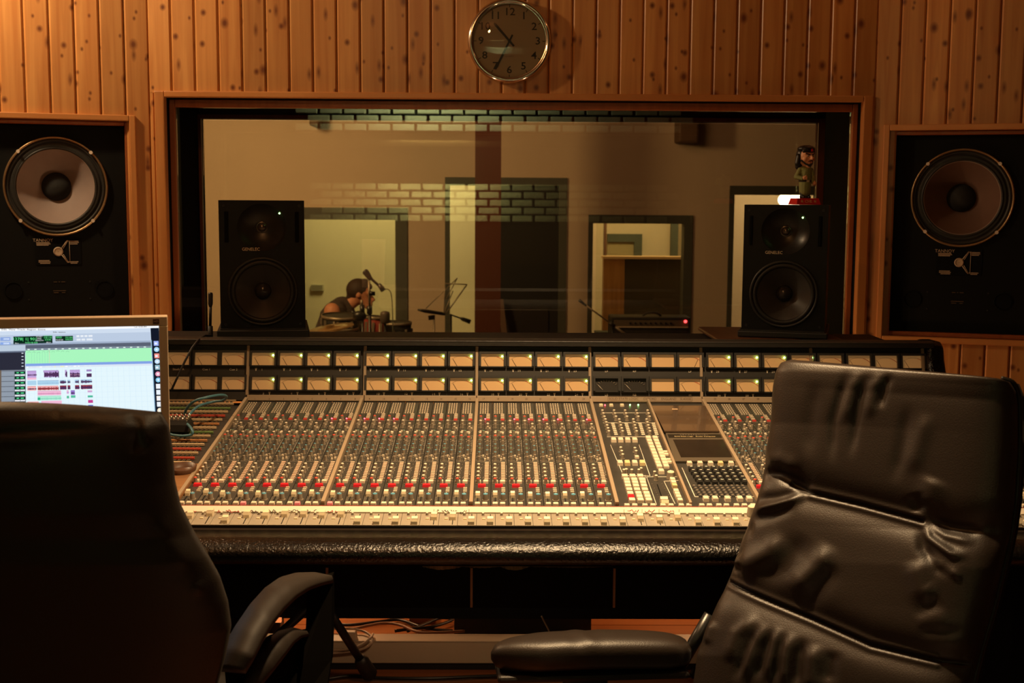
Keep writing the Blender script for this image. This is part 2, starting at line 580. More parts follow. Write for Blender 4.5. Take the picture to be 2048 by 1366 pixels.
# far side of the thick wall
FY = WY + TH
fx0, fx1, fz1 = P(411, 400, FY).x, P(1626, 400, FY).x, P(1000, 243, FY).z
rv = MB()
FAB = mat('dark_reveal_cloth', (0.075, 0.058, 0.040), 0.9, bump=.2)
for (a, b) in (((WOX0 + .001, FY - .05, WOZ0), (fx0, FY - .004, WOZ1 - .001)), ((fx1, FY - .05, WOZ0), (WOX1 - .001, FY - .004, WOZ1 - .001)), ((fx0, FY - .05, fz1), (fx1, FY - .004, WOZ1 - .001))):
    MB().span(a, b).build('reveal_panel', FAB, win, M=T(Vector([(a[i] + b[i]) / 2 for i in range(3)])))
rf = MB()
bz0 = P(370, 278, FY - .06).z
MB().span((WOX0 + .001, FY - .07, WOZ0 + .001), (fx0 - .035, FY - .051, bz0)).build('black_pad', BLACKM, win)
for (a, b) in (((fx0 - .024, FY - .06, WOZ0), (fx0 + .002, FY - .045, fz1)), ((fx1 - .002, FY - .06, WOZ0), (fx1 + .024, FY - .045, fz1)), ((fx0 - .024, FY - .06, fz1), (fx1 + .024, FY - .045, fz1 + .016))):
    MB().span(a, b).build('far_frame', RED_TRIM, win, M=T(Vector([(a[i] + b[i]) / 2 for i in range(3)])))
p2m = MB()
hz = (fz1 - WOZ0) / 2
p2m.box((0, 0, 0), (fx1 - fx0 - .026, .006, (fz1 - WOZ0) * .985))
p2m.build('pane', GL1, win, M=T(Vector(((fx0 + fx1) / 2, FY - .09, (fz1 + WOZ0) / 2))) @ rot(R(-3.25), 'X'), local=True)

# angled side walls
ANG = R(18)
ML = frame((math.cos(ANG), math.sin(ANG), 0), (-math.sin(ANG), math.cos(ANG), 0), (0, 0, 1), Vector((XL, WY, 0)))
MR = frame((math.cos(ANG), -math.sin(ANG), 0), (math.sin(ANG), math.cos(ANG), 0), (0, 0, 1), Vector((XR, WY, 0)))


def onwall(M, px, py, off=0.0):
    """pixel -> (x, z) in the wall's frame, off = depth behind its face"""
    n = M.to_3x3() @ Vector((0, 1, 0))
    p = M.inverted() @ PL(px, py, M.translation + n * off, n)
    return p.x, p.z


def sidewall(name, M, sgn, ox0, ox1, oz0, oz1, far):
    """cladding with an opening for a loudspeaker"""
    mb = MB()
    a, b = (far, 0) if sgn < 0 else (0, far)
    mb.span((a, 0, 0), (ox0, .04, CEIL), 0, M).span((ox1, 0, 0), (b, .04, CEIL), 0, M)
    mb.span((ox0, 0, oz1), (ox1, .04, CEIL), 0, M).span((ox0, 0, 0), (ox1, .04, oz0), 0, M)
    mb.span((ox0 - .03, .14, oz0 - .03), (ox1 + .03, .16, oz1 + .03), 0, M)
    o = mb.build(name, BLACKM, M=M, kind='structure')
    wd = PITCHP
    # narrow boards against the hinge, boards above, below, beyond
    mfull = plank_mesh(CEIL, wd)
    n = 1
    if sgn < 0:
        inst('plank', mfull, o, T(Vector((-wd / 2, 0, 0))))
        inst('plank', plank_mesh(CEIL, .5 * wd), o, T(Vector((-wd * 1.25, 0, 0)))) if ox1 < -wd * 1.5 else None
        s = -wd; lo = far; top = oz1; xs = []
        while s > lo:
            xs.append((s - wd, s)); s -= wd
    else:
        inst('plank', mfull, o, T(Vector((wd / 2, 0, 0))))
        s = wd; xs = []
        while s < far:
            xs.append((s, s + wd)); s += wd
    mt = plank_mesh(CEIL - oz1 - .018, wd); mbt = plank_mesh(oz0 - .018, wd)
    for (u, v) in xs:
        c = (u + v) / 2
        if u > ox0 - wd * .45 and v < ox1 + wd * .45 or (v > ox0 and u < ox1):
            inst('plank', mt, o, T(Vector((c, 0, oz1 + .018))))
            inst('plank', mbt, o, T(Vector((c, 0, 0))))
        else:
            inst('plank', mfull, o, T(Vector((c, 0, 0))))
    # moulding and stained inner frame
    m1 = .021
    for (u, v, m_) in (((ox0 - m1, -.03, oz0 - m1), (ox0, .01, oz1 + m1), PINE_TRIM), ((ox1, -.03, oz0 - m1), (ox1 + m1, .01, oz1 + m1), PINE_TRIM),
                       ((ox0, -.03, oz1), (ox1, .01, oz1 + m1), PINE_TRIM_X), ((ox0, -.03, oz0 - m1), (ox1, .01, oz0), PINE_TRIM_X),
                       ((ox0 + .002, -.008, oz0), (ox0 + .016, .05, oz1), RED_TRIM), ((ox1 - .016, -.008, oz0), (ox1 - .002, .05, oz1), RED_TRIM),
                       ((ox0 + .016, -.008, oz1 - .015), (ox1 - .016, .05, oz1 - .001), RED_TRIM), ((ox0 + .016, -.008, oz0 + .001), (ox1 - .016, .05, oz0 + .015), RED_TRIM)):
        c = T(Vector([(u[i] + v[i]) / 2 for i in range(3)]))
        mb = MB().box((0, 0, 0), [abs(v[i] - u[i]) for i in range(3)])
        mb.build('moulding' if m_ is not RED_TRIM else 'inner_frame', m_, o, M=M @ c, local=True, bevel=.003)
    return o


# loudspeaker openings from the photograph
lx1, lz1 = onwall(ML, 258, 250); lcx, lcz = onwall(ML, 112, 373, .02)
lr = abs(onwall(ML, 217, 373, .02)[0] - onwall(ML, 7, 373, .02)[0]) / 2
bw = (lx1 - lcx) * 2; bh = .785
lx0 = lx1 - bw; lz1 = onwall(ML, 200, 242)[1]; lz0 = lz1 - bh
rx0, rz1 = onwall(MR, 1780, 264); rcx, rcz = onwall(MR, 1924, 396, .02)
rr_ = abs(onwall(MR, 2028, 396, .02)[0] - onwall(MR, 1820, 396, .02)[0]) / 2
rx1 = rx0 + bw; rz1 = onwall(MR, 1800, 262)[1]; rz0 = onwall(MR, 1800, 671)[1]
wall_left = sidewall('wall_left', ML, -1, lx0, lx1, lz0, lz1, -1.7)
wall_right = sidewall('wall_right', MR, 1, rx0, rx1, rz0, rz1, 1.7)

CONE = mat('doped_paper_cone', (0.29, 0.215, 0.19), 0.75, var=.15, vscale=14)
CAPM = mat('cloth_dust_cap', (0.012, 0.011, 0.010), 0.8)
RX90 = rot(math.pi / 2, 'X')


def main_monitor(M, x0, x1, z0, z1, cx, cz, r, label, cone=None):
    c = M @ Vector(((x0 + x1) / 2, .02, z0))
    MM = M.copy(); MM.translation = c
    root = empty('studio_monitor', MM, label, 'loudspeaker', 'large monitors set in the pine walls')
    ox, oz = (x0 + x1) / 2, z0
    X0, X1, Z0, Z1 = x0 + .018 - ox, x1 - .018 - ox, .016, z1 - z0 - .017
    cx -= ox; cz -= oz
    b = MB()
    zs = cz - r - .03
    b.plate_hole(X0, X1, zs, Z1, cx, cz, r * .93, 0, .018)
    b.box(((X0 + X1) / 2, .009, (Z0 + zs) / 2), (X1 - X0, .018, zs - Z0))
    b.build('baffle', BAFFLE, root, local=True)
    D = MM @ T(Vector((cx, 0, cz))) @ RX90
    MB().lathe([(r, 0), (r, .010), (r * .985, .013), (r * .965, .012), (r * .955, .006), (r * .945, -.002)], 64).build('rim', BRASSY, root, M=D, local=True)
    MB().lathe([(r * .95, .002), (r * .93, .006), (r * .90, .004), (r * .885, -.002), (r * .865, .0), (r * .83, .006), (r * .80, -.001), (r * .785, .004), (r * .765, .005), (r * .745, -.003)], 64).build('surround', RUBBER, root, M=D, local=True)
    MB().lathe([(r * .755, -.001), (r * .745, .001), (r * .735, -.003)], 64).build('surround_edge', mat('pale_gasket', (.30, .22, .18), .5), root, M=D, local=True)
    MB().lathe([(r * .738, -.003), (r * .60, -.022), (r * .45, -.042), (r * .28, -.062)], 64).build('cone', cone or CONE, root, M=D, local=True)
    MB().lathe([(r * .29, -.061), (r * .27, -.052), (r * .2, -.043), (r * .1, -.038), (0.0005, -.036)], 32).build('dust_cap', CAPM, root, M=D, local=True)
    s = MB().cyl((0, 0, 0), .0065, .006, .005, 12).mesh('clamp_screw', mat('pale_screw', (.75, .62, .5), .4))
    for k in range(4):
        a = R(45 + 90 * k)
        inst('clamp_screw', s, root, T(Vector((cx + r * .975 * math.cos(a), -.0125, cz + r * .975 * math.sin(a)))) @ RX90)
    # badge with a drawing of the drive unit
    k = r / 105.0             # metres per photograph pixel at the baffle
    bm = MB(); bz = cz - 138 * k
    bm.box((cx, -.0012, bz), (92 * k, .002, 56 * k))
    bd = bm.build('badge', BLACKM, root, M=MM @ T(Vector((0, 0, 0))), local=True)
    def bl(x, z, w_, h_):
        q.box((cx + x * k, -.0028, bz + z * k), (w_ * k, .0008, h_ * k))
    q = MB()
    for (x, z, w_) in ((-30, 19, 27), (-29, 16.4, 28), (-31, 13.8, 24), (31, 22, 21), (32, 19, 20), (31, 16, 17), (-29, -19, 22), (-28, -22, 24), (-27, -25, 20), (30, -22, 20), (31, -25, 14)):
        bl(x, z, w_, 1.5)
    q.build('small_print', LETTER, root, local=True, kind='stuff')
    text('TANNOY', 9.5 * k, MM @ T(Vector((cx - 30 * k, -.003, bz + 24 * k))) @ RX90, LETTER, root, 'lettering', ext=.0003)
    q = MB()
    q.lathe([(0.001, 0), (9 * k, 0), (10 * k, 3 * k), (8 * k, 6 * k)], 16, 0, MM.inverted() @ MM @ T(Vector((cx + 0 * k, -.0045, bz))) @ Matrix.Diagonal((1, .15, 1, 1)) @ RX90)
    for s_ in (1, -1):
        for (w_, o_) in ((1.6, 0), (.9, 4)):
            q.rod((cx + (6 + o_) * k, -.004, bz + s_ * 6 * k), (cx + (19 + o_ * .4) * k, -.004, bz + s_ * 24 * k), w_ * k * .6, 6)
    q.rod((cx + 23 * k, -.004, bz - 24 * k), (cx + 23 * k, -.004, bz + 24 * k), .5 * k, 6)
    q.build('drive_unit_drawing', LETTER, root, local=True)
    for sx in (-1, 1):
        pm = MB(); pm.lathe([(16 * k, .0), (17.5 * k, .003), (18 * k, 0)], 24); pm.cyl((0, 0, -.004), 16 * k, 16 * k, .0045, 24)
        pm.build('port', BLACKM, root, M=MM @ T(Vector((cx + sx * 92 * k, -.001, cz - 220 * k))) @ RX90, local=True)
    tp = MB()
    for (x, z, w_) in ((-8, -203, 7), (0, -203, 3), (8, -203, 8), (0, -222, 26), (-7, -226, 10), (8, -226, 7)):
        tp.box((cx + x * k, -.001, cz + z * k), (w_ * k, .0014, 1.5 * k))
    tp.build('control_markings', mat('faded_print', (.10, .06, .03), .7), root, local=True, kind='stuff')
    for (x, z) in ((-62, -203), (62, -203), (-62, -240), (62, -240)):
        inst('panel_screw', MB().cyl((0, 0, 0), .003, .0028, .002, 10).mesh('panel_screw', DARKPL), root, T(Vector((cx + x * k, 0, cz + z * k))) @ RX90)
    return root


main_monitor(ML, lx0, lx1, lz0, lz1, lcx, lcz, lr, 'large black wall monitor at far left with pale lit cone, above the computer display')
main_monitor(MR, rx0, rx1, rz0, rz1, rcx, rcz, rr_, 'large black wall monitor at far right with cone coloured dark for shade, above the leather chair', mat('shade_darkened_cone', (.13, .065, .042), .8, var=.2, vscale=14))  # cone colour darkened to put the shade into the material

# floor, ceiling, side and back walls
MB().span((-2.85, -2.3, -.06), (2.95, WY, -.016)).build('floor', mat('subfloor', (.05, .02, .01), .8), M=(0, 1, -.016), kind='structure')
fl = bpy.data.objects['floor']
for (hh, sx) in ((0, 0),):
    bmL = [plank_mesh(1, .1) for _ in range(1)]
fb = {}
yy = -.3
row = 0
while yy < WY - .002:
    wd = min(.095, WY - yy)
    xa = -2.84
    cuts = [-2.84, -1.0 + .7 * math.sin(row * 2.3), 1.1 + .6 * math.sin(row * 1.7 + 1), 2.94]
    for a, b in zip(cuts, cuts[1:]):
        MB().key((0, 0, -.016), (b - a - .0015, wd - .0015, .016), e=.02).build('floor_board', FLOORW, fl, M=T(Vector(((a + b) / 2, yy + wd / 2, 0))), local=True)
    yy += wd; row += 1
PLASTERD = mat('dim_brown_plaster', (.20, .11, .06), .9)
MB().span((-2.86, -2.3, CEIL), (2.96, WY + .55, CEIL + .06)).build('ceiling', PLASTERD, kind='structure')
MB().span((-2.92, -2.3, 0), (-2.86, WY - .5, CEIL)).build('wall_far_left', PLASTERD, kind='structure')
MB().span((2.96, -2.3, 0), (3.02, WY - .5, CEIL)).build('wall_far_right', PLASTERD, kind='structure')
# back wall behind the camera: dark cloth with brickwork above, which the window glass mirrors
wb = MB().span((-2.92, -2.36, 0), (3.02, -2.3, CEIL)).build('wall_back', BLACKM, kind='structure')
BRICK = mat('whitewashed_brick', (.55, .52, .42), .85, bump=.6, bscale=60, var=.45, vscale=9)
bmesh_ = MB().key((0, 0, 0), (.196, .062, .035), e=.10).mesh('brick', BRICK)
r_ = 0
for iz in range(5):
    for ix in range(16):
        x = -1.72 + ix * .218 + (.109 if iz % 2 else 0)
        inst('brick', bmesh_, wb, W[wb.name].inverted() @ T(Vector((x + rnd.uniform(-.003, .003), -2.3 - .004 * rnd.random(), 2.06 + iz * .076))) @ rot(-math.pi / 2, 'X'))

# ================================================================== THE TRACKING ROOM BEHIND THE GLASS
TY = 11.5
TF = -.45
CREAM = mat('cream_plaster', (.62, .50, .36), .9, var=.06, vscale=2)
GREENW = mat('pale_green_plaster', (.62, .56, .36), .9)
FRAMEG = mat('dark_grey_green_paint', (.07, .075, .055), .6)
MB().span((-4.6, WY + TH, TF - .06), (5, 15, TF)).build('floor', mat('tracking_room_floor', (.10, .05, .025), .6), kind='structure')
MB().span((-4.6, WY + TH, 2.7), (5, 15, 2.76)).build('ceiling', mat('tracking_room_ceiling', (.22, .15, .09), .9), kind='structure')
MB().span((-4.66, WY + TH, TF), (-4.6, 15, 2.7)).build('wall_left', CREAM, kind='structure')
MB().span((5, WY + TH, TF), (5.06, 15, 2.7)).build('wall_right', CREAM, kind='structure')


def tx(px, Y=TY): return P(px, 500, Y).x
def tz(py, Y=TY, px=1000): return P(px, py, Y).z


# openings (outer x0, x1, top, inner frame width px, bottom z)
ops = [('window_2', 520, 815, 415, 24, .05), ('door_1', 890, 1133, 355, 16, TF), ('window_3', 1176, 1384, 430, 17, tz(680)), ('door_2', 1456, 1680, 372, 18, TF)]
wr = MB()
edges = [-4.6]
for (_, a, b, t_, f_, bz) in ops: edges += [tx(a), tx(b)]
edges.append(5)
for i in range(0, len(edges), 2):
    wr.span((edges[i], TY, TF), (edges[i + 1], TY + .14, 2.7))
for (_, a, b, t_, f_, bz) in ops:
    wr.span((tx(a), TY, tz(t_, px=(a + b) / 2)), (tx(b), TY + .14, 2.7))
    if bz > TF + .01: wr.span((tx(a), TY, TF), (tx(b), TY + .14, bz))
wr.build('wall_rear', CREAM, M=(0, TY, TF), kind='structure')
for (nm, a, b, t_, f_, bz) in ops:
    X0, X1, Z1 = tx(a), tx(b), tz(t_, px=(a + b) / 2)
    f = f_ / FPX * TY
    o = empty(nm, ((X0 + X1) / 2, TY, bz), kind='structure')
    fb_ = MB().span((X0, TY - .02, Z1 - f), (X1, TY + .15, Z1)).build('frame', FRAMEG, o)
    MB().span((X0, TY - .02, bz), (X0 + f * (.55 if nm != 'window_2' else 1), TY + .15, Z1 - f)).build('frame', FRAMEG, o)
    MB().span((X1 - f, TY - .02, bz), (X1, TY + .15, Z1 - f)).build('frame', FRAMEG, o)
    if nm.startswith('window'):
        MB().span((X0 + f, TY - .02, bz), (X1 - f, TY + .15, bz + f)).build('frame', FRAMEG, o)
        MB().span((X0 + f, TY + .06, bz + f), (X1 - f, TY + .066, Z1 - f)).build('pane', glass('booth_glass', (.94, .96, .92), 1.45, .2), o)
    if nm == 'door_1':   # dark leaf half across the opening
        MB().span((tx(985), TY + .02, TF + .01), (X1 - f, TY + .06, Z1 - f)).build('leaf', mat('dark_door', (.008, .007, .005), .7), o)
        MB().span((tx(1008), TY + .005, TF + .2), (X1 - f * 2.2, TY + .02, tz(612))).build('lower_panel', mat('dark_door_panel', (.012, .008, .006), .6), o)
# post in front of the doorway
MB().span((P(950, 400, 10.2).x, 10.2, TF), (P(1002, 400, 10.2).x, 10.42, 2.7)).build('trim_1', mat('brown_post', (.10, .028, .012), .55), kind='structure')
# rooms beyond
MB().span((-4.6, 14.0, TF), (tx(1150, 12.5), 14.06, 2.7)).build('wall_booth_rear', GREENW, kind='structure')
MB().span((tx(1150, 12.5), 11.64, TF), (tx(1150, 12.5) + .05, 14.3, 2.7)).build('wall_partition', CREAM, kind='structure')
MB().span((tx(1150, 12.5), 14.3, TF), (5, 14.36, 2.7)).build('wall_lobby_rear', CREAM, kind='structure')
MB().span((tx(1420, 12.5), 11.64, TF), (tx(1420, 12.5) + .05, 14.3, 2.7)).build('wall_lobby', CREAM, kind='structure')
d3 = empty('door_3', (P(1262, 500, 14.25).x, 14.25, TF), kind='structure')
q0, q1, qt = P(1215, 470, 14.25).x, P(1284, 470, 14.25).x, P(1260, 468, 14.25).z
MB().span((q0, 14.22, qt - .09), (q1, 14.3, qt)).build('frame', FRAMEG, d3)
MB().span((q1 - .09, 14.22, TF), (q1, 14.3, qt - .09)).build('frame', FRAMEG, d3)
MB().span((q0, 14.26, TF), (q1 - .09, 14.3, qt - .09)).build('leaf', mat('lobby_door_leaf', (.35, .27, .14), .7), d3)
MB().span((P(1342, 500, 13.9).x, 13.9, TF), (P(1356, 500, 13.9).x, 14.0, 2.5)).build('trim_2', FRAMEG, kind='structure')
MB().span((P(1208, 500, 13.2).x, 13.2, TF), (P(1213, 500, 13.2).x, 13.3, 2.6)).build('trim_5', mat('brown_strip', (.12, .05, .025), .6), kind='structure')
a_, b_ = P(1000, 606, 11.0), P(1014, 700, 11.0)
MB().add([(a_.x - .02, 11.40, a_.z), (a_.x + .03, 11.40, a_.z), (a_.x + .03, 11.44, a_.z), (a_.x - .02, 11.44, a_.z), (b_.x + .02, 11.2, TF + .001), (b_.x + .08, 11.2, TF + .001), (b_.x + .08, 11.24, TF + .001), (b_.x + .02, 11.24, TF + .001)],
         [(0, 1, 2, 3), (7, 6, 5, 4), (0, 4, 5, 1), (1, 5, 6, 2), (2, 6, 7, 3), (3, 7, 4, 0)]).build('leaning_board', mat('dim_brown_board', (.12, .065, .035), .7), M=(b_.x, 11.2, TF), label='narrow brown board leaning in the dark doorway beside the post', cat='board')
# screen seen through window_3
scr = empty('acoustic_screen', (P(1300, 600, 12.4).x, 12.4, TF), 'low dark cloth acoustic screen with orange wood end, beyond the rear window', 'screen')
z5 = P(1300, 518, 12.4).z
MB().span((P(1248, 600, 12.4).x, 12.4, TF), (P(1372, 600, 12.4).x, 12.5, z5)).build('cloth_panel', mat('screen_cloth', (.075, .055, .038), .95), scr)
MB().span((P(1206, 600, 12.4).x, 12.39, TF), (P(1248, 600, 12.4).x, 12.52, z5)).build('end_panel', wood('orange_ply', (.42, .19, .06), (.55, .27, .10), knots=False), scr)
MB().span((P(1204, 600, 12.4).x, 12.38, z5), (P(1372, 600, 12.4).x, 12.54, z5 + .025)).build('ledge', mat('pale_ledge', (.7, .45, .25), .6), scr)
# lamp in the corridor
lp = empty('globe_lamp', P(1580, 401, 12.9), 'bright glowing lamp in the corridor behind the bobblehead figurine', 'lamp')
c = P(1580, 400, 12.9)
MB().sphere(c, .10, sc=(1.25, 1, .8)).build('bulb_globe', emit('lit_globe', (1, .93, .72), 9), lp)
MB().cyl((c.x, c.y, c.z + .07), .03, .03, .08, 12).build('lamp_collar', BLACK, lp)
MB().rod((c.x, c.y, c.z + .15), (c.x, c.y, 2.7), .008).build('flex', BLACK, lp)
# beam ends and a little box on the cream wall
for (px, w_, py0, py1, nm) in ((1378, 40, 236, 285, 'trim_3'), (628, 20, 236, 252, 'trim_4')):
    x0, x1 = P(px - w_ / 2, 250, 11.2).x, P(px + w_ / 2, 250, 11.2).x
    z0, z1 = P(px, py1, 11.2).z, 2.7
    m = MB(); m.box(((x0 + x1) / 2, 11.35, z1 - (z1 - z0) / 2), (x1 - x0, .3, z1 - z0)); m.build(nm, mat('beam_end', (.12, .065, .03), .7), kind='structure', bevel=.02)
v0, v1 = P(622, 569, 13.97), P(647, 582, 13.97)
vt = empty('wall_vent', (v0 + v1) / 2, 'small grey vent on the pale booth wall left of the crouching person', 'vent')
MB().span((v0.x, 13.96, v1.z), (v1.x, 14.0, v0.z)).build('vent_plate', mat('grey_vent', (.42, .40, .27), .6), vt)
for i in range(4):
    z = v1.z + (v0.z - v1.z) * (i + .5) / 4
    MB().span((v0.x + .01, 13.952, z - .004), (v1.x - .01, 13.96, z + .004)).build('slat', mat('vent_slat', (.33, .31, .21), .6), vt)

# ================================================================== THE MIXING CONSOLE
def D_at(py): return FPX / (715.0 * (py - 113) / 692.0)   # depth along the module plane


PB = P(994, 803, 3.497)       # back edge of the modules
PF = P(994, 1012, 2.69)       # front edge of the modules
AX = Vector((1, 0, 0))
AY = (PB - PF); AY.x = 0; AY.normalize()
AZ = AX.cross(AY).normalized()
CO = Vector((0, PF.y, PF.z))
MC = frame(AX, AY, AZ, CO)    # module plane: x across, y up the slope, z out of it
MCi = MC.inverted()
SLEN = (PB - PF).length


def CP(px, py, h=0.0):
    """pixel -> point of the module plane (its own frame), h above it"""
    p = MCi @ PL(px, py, CO + AZ * h, AZ)
    return p.x, p.y


def SY(py, px=994): return CP(px, py)[1]


con = empty('mixing_console', (0, 3.2, 0), 'long black analogue mixing console with rows of knobs, meters and faders', 'mixing console')
XA, XB = -1.42, 1.26          # ends of the console
PANEL = mat('dark_grey_module_panel', (.045, .042, .036), .45, var=.35, vscale=30)
PANELB = mat('meter_bridge_panel', (.030, .027, .023), .5)
BEIGE = mat('beige_painted_trim', (.36, .27, .18), .45)
GREYP = mat('grey_fader_panel', (.30, .26, .20), .5, var=.12, vscale=40)
KEYW = mat('cream_keycap', (.80, .68, .52), .4)
KEYB = mat('black_keycap', (.025, .024, .022), .35)
KEYR = mat('red_keycap', (.72, .02, .03), .3, emis=(1, .02, .03), es=.12)
KEYY = mat('yellowed_keycap', (.80, .62, .32), .4)
KNOBG = mat('grey_knob_body', (.27, .225, .17), .5)
CAPW = mat('pale_knob_cap', (.78, .67, .52), .45)
CAPR = mat('red_knob_cap', (.62, .06, .035), .45)
CAPB = mat('blue_knob_cap', (.10, .30, .42), .45)
CAPG = mat('green_knob_cap', (.10, .26, .18), .45)
CREAMC = mat('cream_fader_cap', (.82, .70, .48), .45)
PRINT = mat('white_legend', (.85, .78, .64), .6)
DIMP = mat('dim_legend', (.30, .25, .19), .6)
PINKK = mat('lit_pink_keycap', (.9, .35, .35), .4, emis=(1, .1, .12), es=.25)
LEATH = mat('black_grained_vinyl', (.0035, .0025, .0018), .23, bump=1.0, bscale=170, spec=.42)
LIP = mat('brown_edge_strip', (.012, .007, .004), .5, spec=.25)


def mesh_key(name, w_, d_, h_, m_, e=.12):
    return MB().key((0, 0, 0), (w_, d_, h_), e=e).mesh(name, m_)


def mesh_knob(name, r, h, cap, skirt=1.25, seg=12):
    m = MB()
    m.cyl((0, 0, 0), r * skirt, r * skirt, h * .12, seg, 0)
    m.cyl((0, 0, h * .12), r * 1.02, r * .86, h * .80, seg, 0)
    m.cyl((0, 0, h * .92), r * .86, r * .74, h * .08, seg, 1)
    m.box((0, r * .45, h * 1.005), (r * .16, r * .7, h * .03), 2)
    return m.mesh(name, [KNOBG, cap, PRINT])


def mesh_fadercap(name, w_, d_, h_, m_):
    """saddle shaped fader cap"""
    m = MB()
    prof = [(-d_ / 2, 0), (-d_ / 2 * .95, h_ * .55), (-d_ / 2 * .72, h_), (-d_ * .22, h_ * .9), (0, h_ * .72), (d_ * .22, h_ * .9), (d_ / 2 * .72, h_), (d_ / 2 * .95, h_ * .55), (d_ / 2, 0)]
    v = [(-w_ / 2, y, z) for y, z in prof] + [(w_ / 2, y, z) for y, z in prof]
    n = len(prof)
    m.add(v, [(i + 1, i, n + i, n + i + 1) for i in range(n - 1)] + [tuple(range(n)), tuple(reversed(range(n, 2 * n)))])
    m.box((0, 0, h_ * .75), (w_ * 1.01, d_ * .07, h_ * .06), 1)
    return m.mesh(name, [m_, BLACKM])


K_small = mesh_knob('knob', .0042, .0135, CAPW)
K_red = mesh_knob('knob', .0045, .0145, CAPR)
K_blue = mesh_knob('knob', .0062, .0165, CAPB)
K_blue_s = mesh_knob('knob', .0042, .0125, CAPB)
K_green = mesh_knob('knob', .0042, .0125, CAPG)
K_big = mesh_knob('knob', .0098, .019, CREAMC, seg=24, skirt=1.02)
KW = mesh_key('key', .0120, .0105, .0065, KEYW)
KR = mesh_key('key', .0185, .0085, .0075, KEYR, e=.2)
KP = mesh_key('key', .0120, .0105, .0065, PINKK)
FCS = mesh_fadercap('fader_cap', .0095, .0165, .012, CREAMC)
FCL = mesh_fadercap('fader_cap', .0125, .022, .013, CREAMC)
PW = .0390                    # module pitch in a bay

# rows measured up the slope from the photograph
rows_knob_mid = [SY(y) for y in (938, 945.5, 953, 961)]
YB = {k: SY(v) for k, v in dict(bottomkey=1010.5, blue=1004, slot0=1003, slot1=985, bars2=985, red=974, key2=966, redknob=968, bars0=962, bars1=926,
                                capline=917).items()}


def strip_detail():
    """everything on a channel too small to tell apart: button rows, equaliser knobs, legends"""
    m = MB()
    # four columns of routing buttons at the top
    for j in range(7):
        y = SY(808.5 + j * 3.1)
        for i in range(4):
            m.key((-.0125 + i * .0066, y, 0), (.0040, .0052, .0026), 0)
    # bar buttons to the right, upper block
    for k, yy_ in enumerate((831, 834, 837.5, 841)):
        m.key((.0085, SY(yy_), 0), (.010, .005, .0045), 2 if k == 3 else 0)
    for yy_, x in ((847, -.010), (852, -.010), (858, .007), (864, -.010), (866, .004), (858, .0125)):
        m.key((x, SY(yy_), 0), (.006, .005, .004), 0)
    # equaliser field: two columns of knobs with coloured caps
    def kn(x, yy_, cap, r=.0036, h=.012):
        y = SY(yy_)
        m.cyl((x, y, 0), r * 1.2, r * 1.2, .0015, 8, 1)
        m.cyl((x, y, .0015), r, r * .85, h - .0015, 8, 1, topmat=cap)
    for (x, yy_, cap) in ((-.0105, 856, 1), (.0085, 862, 0), (-.0105, 888, 5), (.0085, 890, 1), (-.0105, 897, 4), (.0085, 900, 4), (-.0105, 905, 5), (.0085, 909, 4), (-.0105, 913, 4), (.0085, 918, 1), (-.0105, 922, 1), (-.002, 870, 5), (-.0105, 880, 1), (.0085, 876, 0)):
        kn(x, yy_, cap)
    for yy_, x in ((914, -.001), (916, .006), (919, .011), (921, .004)):
        m.key((x, SY(yy_), 0), (.005, .006, .005), 0)
    # column of long bar buttons
    for j in range(12):
        y = YB['bars0'] + (YB['bars1'] - YB['bars0']) * j / 11
        m.key((.0085, y, 0), (.0098, .0046, .0020), 6, e=.1)
    for j in range(3):
        m.key((.0085, YB['bars2'] + j * .011, 0), (.009, .005, .004), 0)
    # legends: fine white lines and ticks
    def ln(x, y, a, b): m.box((x, y, .0003), (a, b, .0005), 3)
    for yy_ in (842, 872, 924, 962.5):
        ln(0, SY(yy_), .036, .0007)
    for j in range(9):
        ln(-.0155, YB['slot0'] - .006 + j * .0075, .0045, .0010)
        ln(-.004, YB['slot0'] - .006 + j * .0075, .003, .0010)
    r2 = random.Random(3)
    for j in range(70):
        yy_ = r2.uniform(846, 958); x = r2.choice((-.0165, -.0035, .0015, .0160, -.0055, .0145)) + r2.uniform(-.001, .001)
        ln(x, SY(yy_), .0018, .0018)
    for (a_, b_) in ((850, 862), (880, 905), (930, 945)):
        ln(.0168, (SY(a_) + SY(b_)) / 2, .0006, abs(SY(a_) - SY(b_)))
    # slot of the small fader
    m.box((-.0098, (YB['slot0'] + YB['slot1']) / 2 - .006, .0004), (.0016, .085, .0008), 7)
    m.box((-.0005, SLEN / 2 + .1, .0001), (.0008, SLEN * .5, .0004), 7)
    return m.mesh('small_controls', [mat('small_button', (.56, .47, .35), .45), KNOBG, mat('small_red_button', (.6, .05, .04), .4), mat('fine_legend', (.38, .33, .26), .6), CAPB, CAPG,
                                     mat('bar_button', (.72, .50, .36), .45), BLACKM])


DET = strip_detail()
plate = MB().box((0, SLEN / 2 - .004, -.009), (PW - .0010, SLEN - .004, .018)).mesh('module_plate', PANEL)
bay_x = [-.705, -.380, -.0555, .2655, .584, .905]
TRW = .0085


